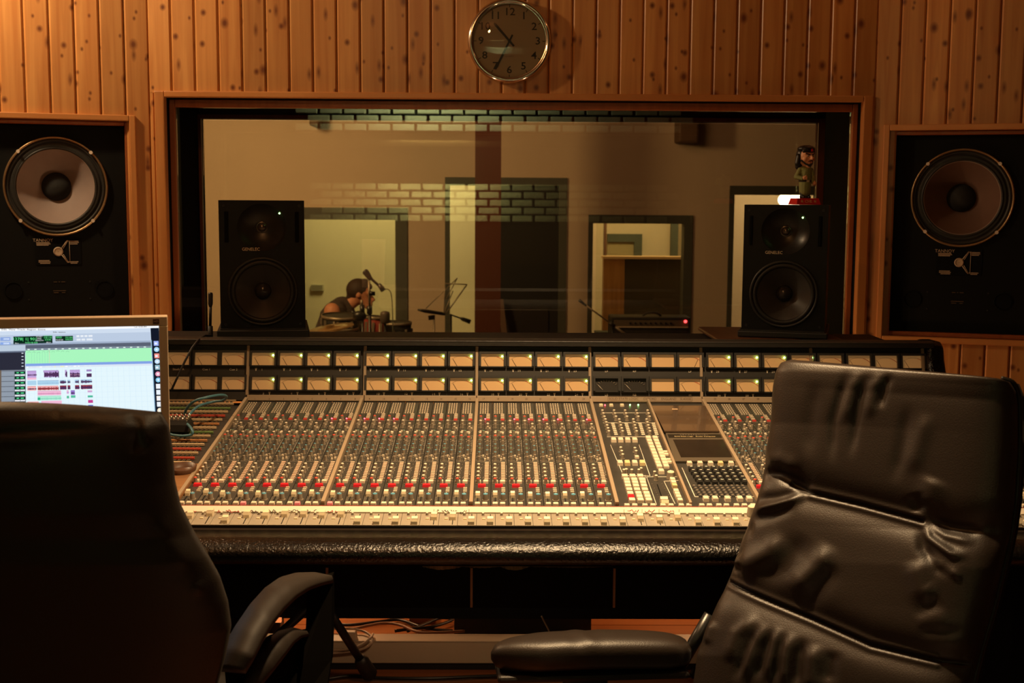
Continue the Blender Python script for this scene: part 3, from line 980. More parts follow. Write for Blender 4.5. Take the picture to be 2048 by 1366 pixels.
def channel(xc, num, hero=True):
    M = MC @ T(Vector((xc, 0, 0)))
    o = bpy.data.objects.new('channel_strip', plate)
    place(o, con, M)
    d = inst('small_controls', DET, o, I4); d['kind'] = 'stuff'
    for s in rows_knob_mid: inst('knob', K_small, o, T(Vector((-.0108, s, 0))))
    inst('knob', K_red, o, T(Vector((-.0105, YB['redknob'], 0)))) 
    for (x, yy_, me) in ((-.0105, 842, K_red), (-.0108, 850, K_small), (.0085, 856, K_small), (-.0105, 874, K_small), (-.0105, 881, K_red), (.0085, 874, K_small), (.0085, 884, K_red)):
        inst('knob', me, o, T(Vector((x, SY(yy_), 0))))
    inst('key', KW, o, T(Vector((-.0098, YB['key2'], 0)))); inst('key', KW, o, T(Vector((.0070, YB['key2'], 0))))
    inst('key', KR, o, T(Vector((-.0015, YB['red'], 0)))) 
    fy = SY(993) + rnd.uniform(-.006, .006) + (.006 if num in (2, 10) else 0)
    inst('fader_cap', FCS, o, T(Vector((-.0098, fy, 0))))
    inst('knob', K_blue, o, T(Vector((.0078, SY(1001), 0))))
    for (x, k) in ((-.0098, 0), (.0066, 1)):
        inst('key', KP if (num, k) in ((4, 1), (7, 1), (9, 0)) else KW, o, T(Vector((x, YB['bottomkey'], 0))))
    if num in (7, 8, 9, 10, 11, 17, 19, 20, 21, 22, 24):
        inst('indicator', MB().sphere((0, 0, .004), .0022, seg=8, rings=6).mesh('indicator', REDLED), o, T(Vector((.001, SY(841), 0))))
    return o


for b in range(5):
    if b == 3: continue
    x0 = bay_x[b] + TRW / 2
    wbay = bay_x[b + 1] - bay_x[b] - TRW
    for i in range(8):
        n = (b if b < 3 else 3) * 8 + i + 1
        channel(x0 + wbay * (i + .5) / 8, n)
x0 = .905 + TRW / 2
for i in range(8): channel(x0 + (1.225 - .905 - TRW) * (i + .5) / 8, 33 + i)

# bay trims on the slope
FRONT_S = SY(1053)            # front end of the fader panel
for x in bay_x + [.4275, 1.228]:
    wq = TRW if x != .4275 else .006
    MB().box((0, SLEN / 2 - .004, .001), (wq, SLEN - .002, .022)).build('bay_trim', BEIGE, con, M=MC @ T(Vector((x, 0, 0))), local=True, bevel=.001)
# scribble strip and fader panel
s1, s0 = SY(1017.5), SY(1029)
m = MB().box(((XA + XB) / 2, (s0 + s1) / 2, .002), (XB - XA - .06, s1 - s0, .006))
SCRIB = mat('white_write_on_tape', (.70, .62, .50), .5)
sc = m.build('writing_strip', SCRIB, con, M=MC, local=True)
MB().box(((XA + XB) / 2, SY(1015.5), .001), (XB - XA - .06, .004, .006)).build('strip_edge', mat('red_strip_edge', (.25, .05, .03), .5), con, M=MC, local=True)
INKR = mat('red_ink', (.35, .02, .015), .6); INKD = mat('dark_ink', (.03, .02, .015), .6)


def scrawl(px0, px1, ink, seed, amp=1.0, parent=sc):
    r = random.Random(seed); pts = []; x = px0
    while x < px1:
        sx, sy = CP(x, 1023 + r.uniform(-3.2, 3.2) * amp, .005)
        pts.append((sx, sy, .0054)); x += r.uniform(1.2, 3.0)
    if len(pts) > 2: MB().tube(pts, .0009, 4, 0, MC).build('handwriting', ink, parent)


for i, (a, b, ink, am) in enumerate(((384, 394, INKR, .9), (421, 427, INKR, .7), (435, 447, INKR, .9), (452, 485, INKR, .8), (492, 518, INKD, .4), (520, 553, INKD, .35), (568, 580, INKD, .8), (582, 604, INKD, .8),
                                     (610, 622, INKD, .6), (628, 634, INKD, .4), (655, 676, INKR, .4), (690, 702, INKD, .4), (872, 880, INKD, .9), (884, 898, INKD, .8), (902, 915, INKD, .8), (920, 934, INKD, .9),
                                     (1255, 1277, INKR, .5), (1290, 1310, INKR, .6), (1325, 1350, INKR, .5))):
    scrawl(a, b, ink, i)
for x in (868, 938, 1248, 1284, 1318, 1358):
    a = CP(x, 1019, .005); b = CP(x, 1028, .005)
    MB().rod((a[0], a[1], .0053), (b[0], b[1], .0053), .0006, 4, 0, MC).build('tape_joint', INKD, sc)

f1, f0 = s0, FRONT_S
fp = MB().box(((XA + XB) / 2, (f0 + f1) / 2, -.008), (XB - XA - .06, f1 - f0, .016))
faderp = fp.build('fader_panel', BLACK, con, M=MC, local=True)
fpitch = .0400
fx = -.745
slotm = MB().box((0, 0, .0003), (.0016, (f1 - f0) * .86, .0006)).mesh('slot', BLACKM)
nub = mesh_knob('nub', .0030, .006, CAPW, seg=8)
tick = MB().key((0, 0, 0), (.0075, .004, .003), e=.2).mesh('nub', CREAMC)
pm_ = MB().box((0, (f0 + f1) / 2, .0005), (fpitch - .0009, f1 - f0 - .001, .003)).mesh('fader_module', GREYP)
fads = [(376, 1032), (420, 1027), (440, 1041), (492, 1030), (530, 1031), (571, 1028), (610, 1028), (653, 1030), (692, 1028), (719, 1045.5), (759, 1045.5), (797.5, 1047), (838, 1045), (880, 1033), (918, 1033),
        (957, 1047), (1000, 1045), (1037, 1047), (1078, 1046), (1117, 1047), (1157, 1047), (1198, 1047), (1238, 1047), (1275, 1035), (1315, 1038), (1350, 1033), (1400, 1048), (1438, 1049), (1478, 1049)]
fxs = [(CP(px, 1040)[0], py) for px, py in fads]
done = []
for k in range(-19, 40):
    # modules follow the pitch of the fader caps
    x = .0 + k * fpitch - .022
    if x < XA + .05 or x > XB - .05: continue
    o = bpy.data.objects.new('fader_module', pm_)
    place(o, faderp, MC @ T(Vector((x, 0, 0)))) if False else place(o, con, MC @ T(Vector((x, 0, 0))))
    inst('slot', slotm, o, T(Vector((.0095, (f0 + f1) / 2, .002))))
    inst('nub', nub, o, T(Vector((-.0065, f1 - .010, .002))))
    inst('nub', tick, o, T(Vector((-.0045, f1 - .034, .002))))
    best = min(fxs, key=lambda q: abs(q[0] - (x + .0095)))
    py = best[1] if abs(best[0] - x - .0095) < .03 else 1047
    inst('fader_cap', FCL, o, T(Vector((.0095, max(f0 + .013, SY(py + 6)), .002))))
kx, ky = CP(1503, 1034)
inst('knob', mesh_knob('knob', .0105, .024, CREAMC, seg=28, skirt=1.0), con, W[con.name].inverted() @ MC @ T(Vector((kx, ky, .002))))

# ---- centre section, measured from the photograph
cen = bpy.data.objects.new('centre_section', MB().box(((.2655 + .4275) / 2, SLEN / 2 - .004, -.009), (.4275 - .2655 - .008, SLEN - .004, .018)).mesh('centre_section', PANEL))
place(cen, con, MC)


def at(name, me, px, py, parent=cen, dz=0): 
    x, y = CP(px, py)
    return inst(name, me, parent, T(Vector((x, y, dz))))


for j, y in enumerate((829, 835, 841.5)):
    for px in (1204.7, 1227.9, 1250, 1272.5, 1295): at('knob', K_small, px + 2 * j, y)
for j, y in enumerate((847, 853, 859, 865, 871)):
    for px in (1210.8, 1238.3, 1266.4, 1293): at('knob', K_small, px + 1.7 * j, y)
bar = MB().key((0, 0, 0), (.0095, .0056, .0022)).mesh('button', KEYW)
for j in range(7):
    for px in (1225.5, 1252.3, 1279.9, 1306.7): at('button', bar, px + 1.1 * j, 847.5 + j * 3.6)
for px in (1202, 1222.5, 1244): at('button', MB().key((0, 0, 0), (.011, .012, .006)).mesh('button', CREAMC), px, 812)
for (px, py, m_) in ((1210, 811.5, REDLED), (1260, 811, GREENLED), (1276.5, 811, GREENLED)):
    at('indicator', MB().sphere((0, 0, .002), .0022, seg=8, rings=6).mesh('indicator', m_), px, py)
kk = mesh_key('key', .0135, .017, .009, KEYW); kky = mesh_key('key', .0135, .020, .009, KEYY)
for px in (1227.3, 1241.3, 1255.4, 1269.5): at('key', kk, px, 883)
for (px, py) in ((1241.3, 904), (1243.2, 911), (1245.3, 918), (1269.5, 905), (1272, 911), (1252.5, 948), (1247.5, 949), (1263.3, 949), (1277.4, 949), (1282, 946), (1309, 953), (1312, 961)): at('knob', K_small, px, py)
for i, px in enumerate((1240, 1254.6, 1269.5, 1284.5)): at('key', kky if i in (1, 3) else mesh_key('key', .0135, .020, .009, KEYW), px, 929)
at('key', mesh_key('key', .0105, .010, .006, KEYW), 1273.7, 916)
kc = mesh_key('key', .0132, .019, .006, KEYW, e=.06)
for j in range(10):
    at('key', kc, 1296.5 + 2.45 * j, 877.5 + 6.35 * j); at('key', kc, 1310.3 + 2.45 * j, 877.5 + 6.35 * j)
kb = mesh_key('key', .0135, .010, .005, KEYW)
for (px, py) in ((1334, 905.5), (1336, 910.5), (1339.5, 921), (1342.5, 926)): at('key', kb, px - 3, py)
at('key', kk, 1322.5, 946)
at('knob', K_big, 1341, 958)
kg = mesh_key('key', .0142, .0165, .008, KEYW, e=.07)
kgr = mesh_key('key', .0142, .0165, .008, KEYR, e=.07)
for j, (y, xs) in enumerate(((956, (1249.5, 1265, 1280.5)), (963.5, (1253, 1268.5, 1284)), (969.5, (1254.6, 1270.3, 1286)), (976, (1256.2, 1272, 1288)), (983.5, (1258.5, 1274, 1289.8)), (991, (1260.5, 1276.8, 1293)), (997.5, (1262.3, 1279, 1295.2)), (1004, (1264, 1281, 1297.5)))):
    for i, px in enumerate(xs): at('key', kgr if (i == 0 and j == 6) else kg, px, y)
x, y = CP(1319, 982)
MB().box((x, y, .0004), (.0022, .085, .0008)).build('fader_slot', BLACKM, cen, M=MC, local=True)
at('fader_cap', mesh_fadercap('fader_cap', .0165, .030, .014, CREAMC), 1328.5, 1008)
for (px, py) in ((1345, 963), (1347, 969), (1349, 975), (1352, 986), (1354.5, 992), (1357, 998), (1360, 1004.5)): at('key', mesh_key('key', .0118, .0155, .0085, KEYY if py == 975 else KEYW, e=.08), px, py)
for px in (1254, 1269.5, 1290, 1306, 1326, 1342, 1362.6, 1378): at('key', KW, px, 1013.5)


def outline(pts, parent, wd=.0009, nm='outline'):
    q = MB()
    P3 = [CP(*p) for p in pts]
    for a, b in zip(P3, P3[1:]):
        q.rod((a[0], a[1], .0004), (b[0], b[1], .0004), wd, 4, 0, MC)
    return q.build(nm, PRINT, parent)


outline([(1221, 890), (1247, 952), (1300, 952), (1278, 890)], cen)
outline([(1294, 996), (1290, 951)], cen)
outline([(1313, 1010), (1293, 954), (1357, 954), (1361, 961), (1328, 963), (1350, 1008)], cen)
outline([(1203, 826), (1300, 826)], cen); outline([(1206, 846), (1316, 846)], cen); outline([(1214, 874), (1318, 874)], cen)
tk = MB()
for j in range(9):
    for px in (1304 + 2.2 * j, 1324 + 2.6 * j):
        x, y = CP(px, 968 + 4.3 * j); tk.box((x, y, .0003), (.0025, .0008, .0004))
o = tk.build('fader_scale', DIMP, cen, M=MC, local=True); o['kind'] = 'stuff'

# right half: acrylic cover, display, keyboards
cr = bpy.data.objects.new('computer_section', MB().box(((.4275 + .584) / 2, SLEN / 2 - .004, -.009), (.584 - .4275 - .009, SLEN - .004, .018)).mesh('computer_section', PANEL))
place(cr, con, MC)


def quad_panel(name, pts, h, m_, parent, th=.004):
    P3 = [CP(px, py, h) for px, py in pts]
    v = [(a, b, h - th) for a, b in P3] + [(a, b, h) for a, b in P3]
    n = len(pts)
    q = MB().add(v, [tuple(range(n))[::-1], tuple(range(n, 2 * n))] + [(i, (i + 1) % n, n + (i + 1) % n, n + i) for i in range(n)])
    me = q.mesh(name, m_)
    o = bpy.data.objects.new(name, me)
    return place(o, parent, MC)


quad_panel('acrylic_cover', [(1329, 862), (1441, 862), (1411, 811), (1303, 811)], .010, mat('brown_smoked_acrylic', (.10, .062, .036), .22, coat=.4, var=.25, vscale=12), cr)
quad_panel('tape_scrap', [(1344, 819), (1356, 819), (1355, 817), (1344, 817)], .0106, mat('tan_tape', (.6, .42, .25), .6), cr, th=.0005)
quad_panel('screen_surround', [(1349, 922), (1475, 922), (1444, 866), (1331, 866)], .006, mat('brown_grey_bezel', (.10, .08, .055), .5), cr)
quad_panel('display_screen', [(1362, 914), (1465, 914), (1450, 879), (1346, 879)], .0068, mat('dark_display_glass', (.028, .020, .014), .18, var=.3, vscale=20), cr, th=.001)
quad_panel('legend_strip', [(1338, 875), (1444, 875), (1441, 868.5), (1335, 868.5)], .0068, mat('black_legend_strip', (.02, .017, .012), .4), cr, th=.001)
xa, ya = CP(1340, 873.6, .007); xb, yb = CP(1441, 873.6, .007)
text('Solid State Logic   Studio Computer', .0085, MC @ T(Vector(((xa + xb) / 2, ya + .004, .0070))), KEYY, cr, sx=(xb - xa) / .152)
xa, ya = CP(1388, 870, .007)
text('A B C D E F G H I J K L', .005, MC @ T(Vector((xa, ya + .001, .0070))), DIMP, cr, sx=1.5)
outline([(1357, 923.5), (1480, 923.5)], cr, .0016)
kk2 = mesh_key('key', .0125, .014, .009, KEYY); kk3 = mesh_key('key', .0125, .014, .009, KEYW)
for i, px in enumerate((1379, 1400, 1421, 1441, 1462)): at('key', kk2 if i == 3 else kk3, px, 930, cr)
kbk = MB(); kbk.key((0, 0, 0), (.0135, .017, .010), 0); kbk.box((0, .003, .0102), (.006, .003, .0006), 1)
kbm = kbk.mesh('key', [KEYB, PRINT])
for j in range(5):
    for i in range(7): at('key', kbm, 1382.5 + 4.2 * j + i * 15.0, 941.5 + 6.6 * j, cr)
ks = MB(); ks.key((0, 0, 0), (.0098, .012, .004), 0); ks.box((0, .001, .0042), (.0045, .0035, .0005), 1)
ksm = ks.mesh('key', [mat('membrane_key', (.05, .045, .04), .5), DIMP])
for j in range(5):
    for i in range(10): at('key', ksm, 1388 + 3.2 * j + i * 10.8, 974 + 4.7 * j, cr)
k5 = mesh_key('key', .0128, .018, .009, KEYW)
for px in (1411.7, 1430.3, 1455, 1479.6, 1498.4): at('key', k5, px, 1001, cr)
for px in (1403.7, 1419, 1437.9, 1453, 1473, 1489, 1506): at('key', KW, px, 1013.5, cr)
outline([(1364, 936), (1390, 994), (1516, 994), (1482, 936)], cr, .0012)

# ---- meter bridge
ZB = P(994, 803, PB.y).z      # foot of the bridge
MT = P(1000, 691, PB.y + .04)  # top of the upright
tilt = math.atan2(.04, MT.z - ZB)
MBR = T(Vector((0, PB.y + .001, ZB))) @ rot(-tilt, 'X')     # x across, z up the panel, y into it
MBRi = MBR.inverted()
nB = MBR.to_3x3() @ Vector((0, 1, 0))


def BP(px, py, off=0.0):
    p = MBRi @ PL(px, py, MBR.translation + nB * off, nB)
    return p.x, p.z


HB = BP(1000, 691)[1]
MB().span((XA + .02, .004, 0), (XB - .035, .03, HB)).build('bridge_panel', PANELB, con, M=MBR, local=True)
zt0, zt1 = BP(1000, 804)[1], BP(1000, 792.5)[1]
segs = [-.705, -.374, -.057, .264, .581, .895, 1.215]
for a, b in zip(segs, segs[1:]):
    MB().span((a + .0008, -.012, zt0), (b - .0008, .004, zt1)).build('number_rail', BEIGE, con, M=MBR, local=True, bevel=.0015)
MB().span((XA + .02, -.006, 0), (-.7065, .004, zt1 * 1.6)).build('left_rail', PANELB, con, M=MBR, local=True)
for x in segs:
    MB().span((x - .004, -.008, zt1), (x + .004, .004, HB)).build('bridge_divider', BEIGE, con, M=MBR, local=True, bevel=.001)
METERF = mat('lit_cream_meter_face', (.58, .36, .16), .5, emis=(.80, .40, .13), es=.15)
METERD = mat('dark_meter_face', (.02, .016, .013), .4)
MARC = mat('red_meter_arc', (.50, .08, .03), .5)
MNEED = mat('meter_needle', (.08, .04, .02), .5)
MW, MH = .0645, BP(1000, 708)[1] - BP(1000, 733)[1]
bz = MB()
bz.span((-MW / 2 - .006, -.007, -MH / 2 - .003), (MW / 2 + .006, .003, -MH / 2)).span((-MW / 2 - .006, -.010, MH / 2), (MW / 2 + .006, .003, MH / 2 + .006))
bz.span((-MW / 2 - .006, -.010, -MH / 2), (-MW / 2, .003, MH / 2)).span((MW / 2, -.010, -MH / 2), (MW / 2 + .006, .003, MH / 2))
BEZ = bz.mesh('bezel', DARKPL)
FACE = MB().span((-MW / 2, .0005, -MH / 2), (MW / 2, .003, MH / 2)).mesh('meter_face', METERF)
FACED = MB().span((-MW / 2, .0005, -MH / 2), (MW / 2, .003, MH / 2)).mesh('meter_face', METERD)


def arc_mesh(c, r, a0, a1, wd, name, m_, y=0.0):
    v = []; n = 10
    for i in range(n + 1):
        a = R(a0 + (a1 - a0) * i / n)
        for rr in (r - wd, r + wd): v.append((c[0] + rr * math.cos(a), y, c[1] + rr * math.sin(a)))
    return MB().add(v, [(2 * i, 2 * i + 1, 2 * i + 3, 2 * i + 2) for i in range(n)]).mesh(name, m_)


ARCR = arc_mesh((.0, -MH * .95), MH * 1.28, 74, 33, .0007, 'red_scale', MARC, -.0003)
ARCB = arc_mesh((.0, -MH * .95), MH * 1.28, 128, 74, .00022, 'scale', MNEED, -.0003)
NEED = MB().rod((-.012, -.001, -MH * .48), (-.024, -.001, MH * .08), .00055, 4).mesh('needle', MNEED)
NEEDR = MB().rod((.012, -.001, -MH * .48), (.022, -.001, MH * .12), .00055, 4).mesh('needle', MNEED)
NEEDW = MB().rod((-.010, -.001, -MH * .42), (-.024, -.001, MH * .0), .0006, 4).mesh('needle', PRINT)
tw = MB()
for i in range(9):
    a = R(140 - 100 * i / 8)
    tw.rod((MH * .85 * math.cos(a), -.001, -MH * .5 + MH * .75 * math.sin(a)), (MH * 1.05 * math.cos(a), -.001, -MH * .5 + MH * .92 * math.sin(a)), .0006, 4)
TICKW = tw.mesh('scale', DIMP)
LED = MB().sphere((MW / 2 - .0045, -.004, MH / 2 - .007), .0028, seg=12, rings=8).mesh('green_lamp', GREENLED)
TXTC = {}


def lit(body, size, parent, M, m_, sx=1.0):
    return text(body, size, M, m_, parent, 'lettering', sx=sx)


def meter(px, row, led=True, dark=False, label=None, needle=0, blank=False):
    zc = (BP(1000, 720.5)[1], BP(1000, 769)[1])[row]
    x = BP(px, (720.5, 769)[row])[0]
    o = bpy.data.objects.new('level_meter', FACED if dark else FACE)
    place(o, con, MBR @ T(Vector((x, 0, zc))))
    inst('bezel', BEZ, o, I4)
    if dark:
        inst('scale', TICKW, o, I4); inst('needle', NEEDW, o, I4)
    elif not blank:
        inst('red_scale', ARCR, o, I4); inst('scale', ARCB, o, I4); inst('needle', NEEDR if needle else NEED, o, I4)
    if led: inst('green_lamp', LED, o, I4)
    if label:
        a = label.isdigit()
        s = .0088 if a else .0085
        xo = (-.004 if row == 0 else .0) if a else 0
        lit(label, s, o, MBR @ T(Vector((x + xo, .0030, zc - MH / 2 - (.0118 if row == 0 else .0100)))) @ RX90, PRINT, 1.1)
        if a and int(label) <= 32:
            xt = x + (-.021 if row == 0 else .017); zz = zc - MH / 2 - (.0118 if row == 0 else .0100)
            MB().add([(xt - .0034, .003, zz + .0045), (xt + .0034, .003, zz + .0045), (xt, .003, zz - .0045)], [(0, 1, 2)], 0, MBR).build('arrow_mark', PRINT, o)
    return o


for b, (pxs, n0) in enumerate((((527, 583, 638, 695), 1), ((756, 812, 867, 923), 9), ((985, 1041, 1097, 1153), 17), ((1438, 1494, 1549, 1604), 25))):
    for i, px in enumerate(pxs):
        meter(px, 0, True, label=str(n0 + 2 * i)); meter(px, 1, True, label=str(n0 + 2 * i + 1))
for i, px in enumerate((1660, 1717, 1771, 1826)):
    meter(px, 0, False, label=str(33 + 2 * i) if i == 3 else None); meter(px, 1, False)
for i, (px, a, b) in enumerate(((1213, 'LF', 'LB'), (1269, 'RF', 'RB'), (1325, None, None), (1380, 'LF', 'M'))):
    meter(px, 0, False, label=a, needle=(i == 3), blank=(i == 2))
    meter(px, 1, False, dark=i < 2, label=b, blank=(i == 2))
for i, (px, a, b) in enumerate(((245, None, None), (300, None, None), (357, 'Studio A', 'Aux B'), (413, 'Cue 1', 'Cue 3'), (467, 'Cue 2', 'Cue 4'))):
    meter(px, 0, False, label=a); meter(px, 1, False, label=b)
# numbers on the beige rail
pxn = [(i * 28.6 + 510) for i in range(8)], [(i * 28.6 + 739) for i in range(8)], [(i * 28.6 + 967) for i in range(8)], [(i * 28.6 + 1430) for i in range(8)]
for b, l in enumerate(pxn):
    for i, px in enumerate(l):
        x, z = BP(px, 798, -.012)
        text(str(b * 8 + i + 1), .0066, MBR @ T(Vector((x, -.0122, z))) @ RX90, MNEED, con, sx=1.1)
x, z = BP(1300, 798, -.012)
text('SOLID STATE LOGIC  \u00b7  OXFORD  \u00b7  ENGLAND    SL4000E', .0092, MBR @ T(Vector((x, -.0122, z))) @ RX90, MNEED, con, sx=1.0)
q = MB()
for dx, dz, a, b in ((0, .0062, .238, .0008), (0, -.0062, .238, .0008), (-.119, 0, .0008, .0124), (.119, 0, .0008, .0124)):
    q.box((x + dx, -.0122, z + dz), (a, .0005, b))
q.build('name_box', MNEED, con, M=MBR, local=True)

# top roll, bridge top, ends
zr0 = BP(1000, 691)[1]
TR = MBR @ Vector((0, 0, zr0))
Z_TOP = TR.z + .014
pts = []
rl = MB()
n = 10
prof = [(TR.y - .028 + .0, TR.z + .002)]
for i in range(n + 1):
    a = math.pi * (1.1 - .65 * i / n)
    prof.append((TR.y - .006 + .022 * math.cos(a), TR.z + .004 + .012 * (1 + math.sin(a)) * .5 + .004))
prof.append((TR.y + .075, Z_TOP - .001)); prof.append((TR.y + .085, TR.z - .03)); prof.append((TR.y, TR.z - .004))
v = [(XA, y, z) for y, z in prof] + [(XB - .02, y, z) for y, z in prof]
k = len(prof)
rl.add(v, [(i, (i + 1) % k, k + (i + 1) % k, k + i) for i in range(k)] + [tuple(range(k))[::-1], tuple(range(k, 2 * k))])
bt = rl.build('bridge_top', mat('black_vinyl_top', (.020, .017, .014), .42, bump=.4, bscale=90), con)
Z_TOP = max(p[1] for p in prof)
MB().span((XA, TR.y + .086, Z_TOP - .062), (XB - .03, TR.y + .56, Z_TOP - .042)).build('rear_shelf', BLACK, con)
# end cheeks: side profile of the whole desk
NB = MC @ Vector((0, FRONT_S, 0))     # front end of the fader panel


def cheek(x0, x1):
    pr = [(NB.y - .16, NB.z - .055), (NB.y - .165, NB.z - .02), (NB.y - .12, NB.z + .012), (NB.y, NB.z + .02), (PB.y - .05, PB.z + .03), (PB.y - .03, PB.z + .06),
          (TR.y - .035, TR.z - .03), (TR.y - .025, TR.z + .006), (TR.y, TR.z + .018), (TR.y + .085, TR.z + .016), (TR.y + .09, TR.z - .03), (TR.y + .45, TR.z - .05), (TR.y + .45, .60), (NB.y + .1, .60), (NB.y - .1, NB.z - .09)]
    k = len(pr)
    v = [(x0, y, z) for y, z in pr] + [(x1, y, z) for y, z in pr]
    MB().add(v, [(i, (i + 1) % k, k + (i + 1) % k, k + i) for i in range(k)] + [tuple(range(k))[::-1], tuple(range(k, 2 * k))]).build('end_cheek', LEATH, con, bevel=.012, bseg=3)


cheek(XB - .038, XB + .012)
cheek(XA - .03, XA + .02)
# front lip and rounded arm rest
MB().span((XA + .02, NB.y - .052, NB.z - .03), (XB - .038, NB.y + .0, NB.z - .004)).build('front_lip', LIP, con, bevel=.003)
zc = NB.z - .026; yc = NB.y - .078
ar = [(yc + .06, zc + .022)] + [(yc + .045 * math.cos(a) * 1.15 - .01, zc + .027 * math.sin(a)) for a in [math.pi * (.38 + 1.12 * i / 14) for i in range(15)]] + [(yc + .06, zc - .027)]
k = len(ar)
nx = 60
v = []; f = []
for j in range(nx + 1):
    x = XA + (XB - .038 - XA) * j / nx
    v += [(x, y, z) for y, z in ar]
for j in range(nx):
    f += [(j * k + i, j * k + (i + 1) % k, (j + 1) * k + (i + 1) % k, (j + 1) * k + i) for i in range(k)]
f += [tuple(range(k))[::-1], tuple(range(nx * k, (nx + 1) * k))]
MB().add(v, f, smooth=True).build('arm_rest', LEATH, con)
# tub under the modules, hanging black boxes with pale seams, torn lining, back panel, pedestals
MB().span((XA + .02, NB.y - .06, NB.z - .068), (XB - .038, NB.y + .12, NB.z - .045)).build('under_rail', BLACKM, con)
u1 = P(1000, 1131, 2.62).z; u0 = P(1000, 1216, 2.62).z
tb = MB(); tb.add([(XA + .02, NB.y + .1, .66), (XB - .04, NB.y + .1, .66), (XB - .04, TR.y + .44, .66), (XA + .02, TR.y + .44, .66), (XA + .02, NB.y + .1, NB.z - .03), (XB - .04, NB.y + .1, NB.z - .03), (XB - .04, TR.y + .44, NB.z + .03), (XA + .02, TR.y + .44, NB.z + .03)],
                  [(0, 1, 2, 3), (7, 6, 5, 4), (0, 4, 5, 1), (1, 5, 6, 2), (2, 6, 7, 3), (3, 7, 4, 0)]).build('tub', BLACKM, con)
cut = [XA + .1, P(655, 1180, 2.62).x, P(943, 1180, 2.62).x, P(1228, 1180, 2.62).x, P(1520, 1180, 2.62).x, XB - .1]
SEAM = mat('pale_seam', (.30, .15, .08), .6)
for i, (a, b) in enumerate(zip(cut, cut[1:])):
    MB().span((a + .003, 2.62, u0), (b - .003, 2.9, u1)).build('cable_box', BLACKM, con)
for x in cut[1:-1]:
    MB().span((x - .0025, 2.614, u0 + .003), (x + .0025, 2.64, u1)).build('seam_strip', SEAM, con)
MB().span((XA + .1, 2.60, u1), (XB - .1, 2.9, .665)).build('under_panel', BLACKM, con)
tr = random.Random(5)
for (a, b, amp) in ((845, 925, 6), (925, 1000, 2.5), (1000, 1060, 7), (1060, 1225, 2)):
    n = int((b - a) / 3) + 1
    top = []; bot = []
    for i in range(n):
        px = a + (b - a) * i / (n - 1)
        e = math.sin(math.pi * i / (n - 1)) * amp + tr.uniform(0, 1.2)
        yy_ = tr.uniform(-.004, .004)
        top.append(P(px, 1131 + tr.uniform(-.6, .6), 2.59 + yy_)); bot.append(P(px, 1133 + e, 2.586 + yy_ * 1.5))
    v = [tuple(p) for p in top + bot]
    MB().add(v, [(i, i + 1, n + i + 1, n + i) for i in range(n - 1)], smooth=True).build('torn_lining', mat('frayed_lining', (.42, .27, .17), .9, bump=.8), con)
bzp = P(780, 1237, 3.6).z
MB().span((XA + .02, 3.6, bzp), (XB - .04, 3.64, .67)).build('back_panel', BLACKM, con)
for (a, b) in ((908, 1183), (250, 560)):
    x0, x1 = P(a, 1250, 3.92).x, P(b, 1250, 3.92).x
    MB().span((x0, 3.925, .001), (x1, 4.0, .64)).build('pedestal', BLACK, con, bevel=.004)
x0, x1 = P(1480, 1250, 3.92).x, P(1760, 1250, 3.92).x
MB().span((x0, 3.925, .001), (x1, 4.0, .64)).build('pedestal', BLACK, con, bevel=.004)

# ---- patch bay at the left
pb = bpy.data.objects.new('patch_bay', MB().box(((XA + .03 - .71) / 2, SLEN / 2 - .02, -.012), (-.71 - XA - .03, SLEN - .04, .018)).mesh('patch_bay', mat('patch_panel', (.030, .028, .025), .5)))
place(pb, con, MC)
sx0, sx1 = XA + .05, -.735
SC_ = {'c': mat('cream_designation_strip', (.60, .44, .26), .6), 'g': mat('green_designation_strip', (.16, .26, .08), .6), 'r': mat('red_designation_strip', (.55, .07, .04), .6), 'o': mat('orange_designation_strip', (.50, .22, .08), .6)}
prev = None
jm = MB().lathe([(.0032, 0), (.0034, .0015), (.0022, .0018), (.0020, -.001)], 8).mesh('jack', mat('jack_rim', (.35, .27, .17), .35, .8))
jr = MB()
for i, (py, c_) in enumerate(((804, 'c'), (810.5, 'c'), (819.5, 'g'), (826.5, 'c'), (834.5, 'r'), (842.5, 'c'), (850.8, 'o'), (858.5, 'c'), (867.3, 'g'), (875, 'c'), (884, 'o'), (892, 'c'), (901, 'g'), (909, 'c'), (919, 'g'), (928, 'c'))):
    y = SY(py)
    nm = 'designation_strip'
    if py in (901, 919, 884):
        for a, b, cc in ((sx0, -.98, 'g'), (-.979, -.85, c_), (-.849, sx1, 'r' if py != 884 else 'o')):
            MB().box(((a + b) / 2, y, .001), (b - a, .006, .005)).build(nm, SC_[cc], pb, M=MC, local=True)
    else:
        MB().box(((sx0 + sx1) / 2, y, .001), (sx1 - sx0, .0058, .005)).build(nm, SC_[c_], pb, M=MC, local=True)
    for k in range(58):
        x = sx0 + .008 + k * .0112
        if x > sx1 - .004: break
        for dy in (-.011, -.0195):
            jr.lathe([(.0034, -.002), (.0036, .0015), (.0022, .0018), (.0018, -.001)], 6, 0, T(Vector((x, y + dy, 0))), smooth=False)
jj = jr.build('jack_sockets', mat('jack_rim', (.22, .17, .11), .4, .7), pb, M=MC, local=True); jj['kind'] = 'stuff'
MB().box(((sx0 + sx1) / 2 + .01, SY(972), .004), (sx1 - sx0 + .05, abs(SY(938) - SY(1012)), .012)).build('wooden_tray', wood('tray_wood', (.22, .10, .04), (.34, .17, .07), knots=False, axis='x'), pb, M=MC, local=True, bevel=.002)
MB().lathe([(.03, 0), (.033, .012), (.030, .013), (.027, .002), (.001, .002)], 24).build('round_tray_cup', mat('cup_brown', (.09, .04, .02), .4), pb, M=MC @ T(Vector((CP(366, 950)[0], CP(366, 950)[1], .010))), local=True)

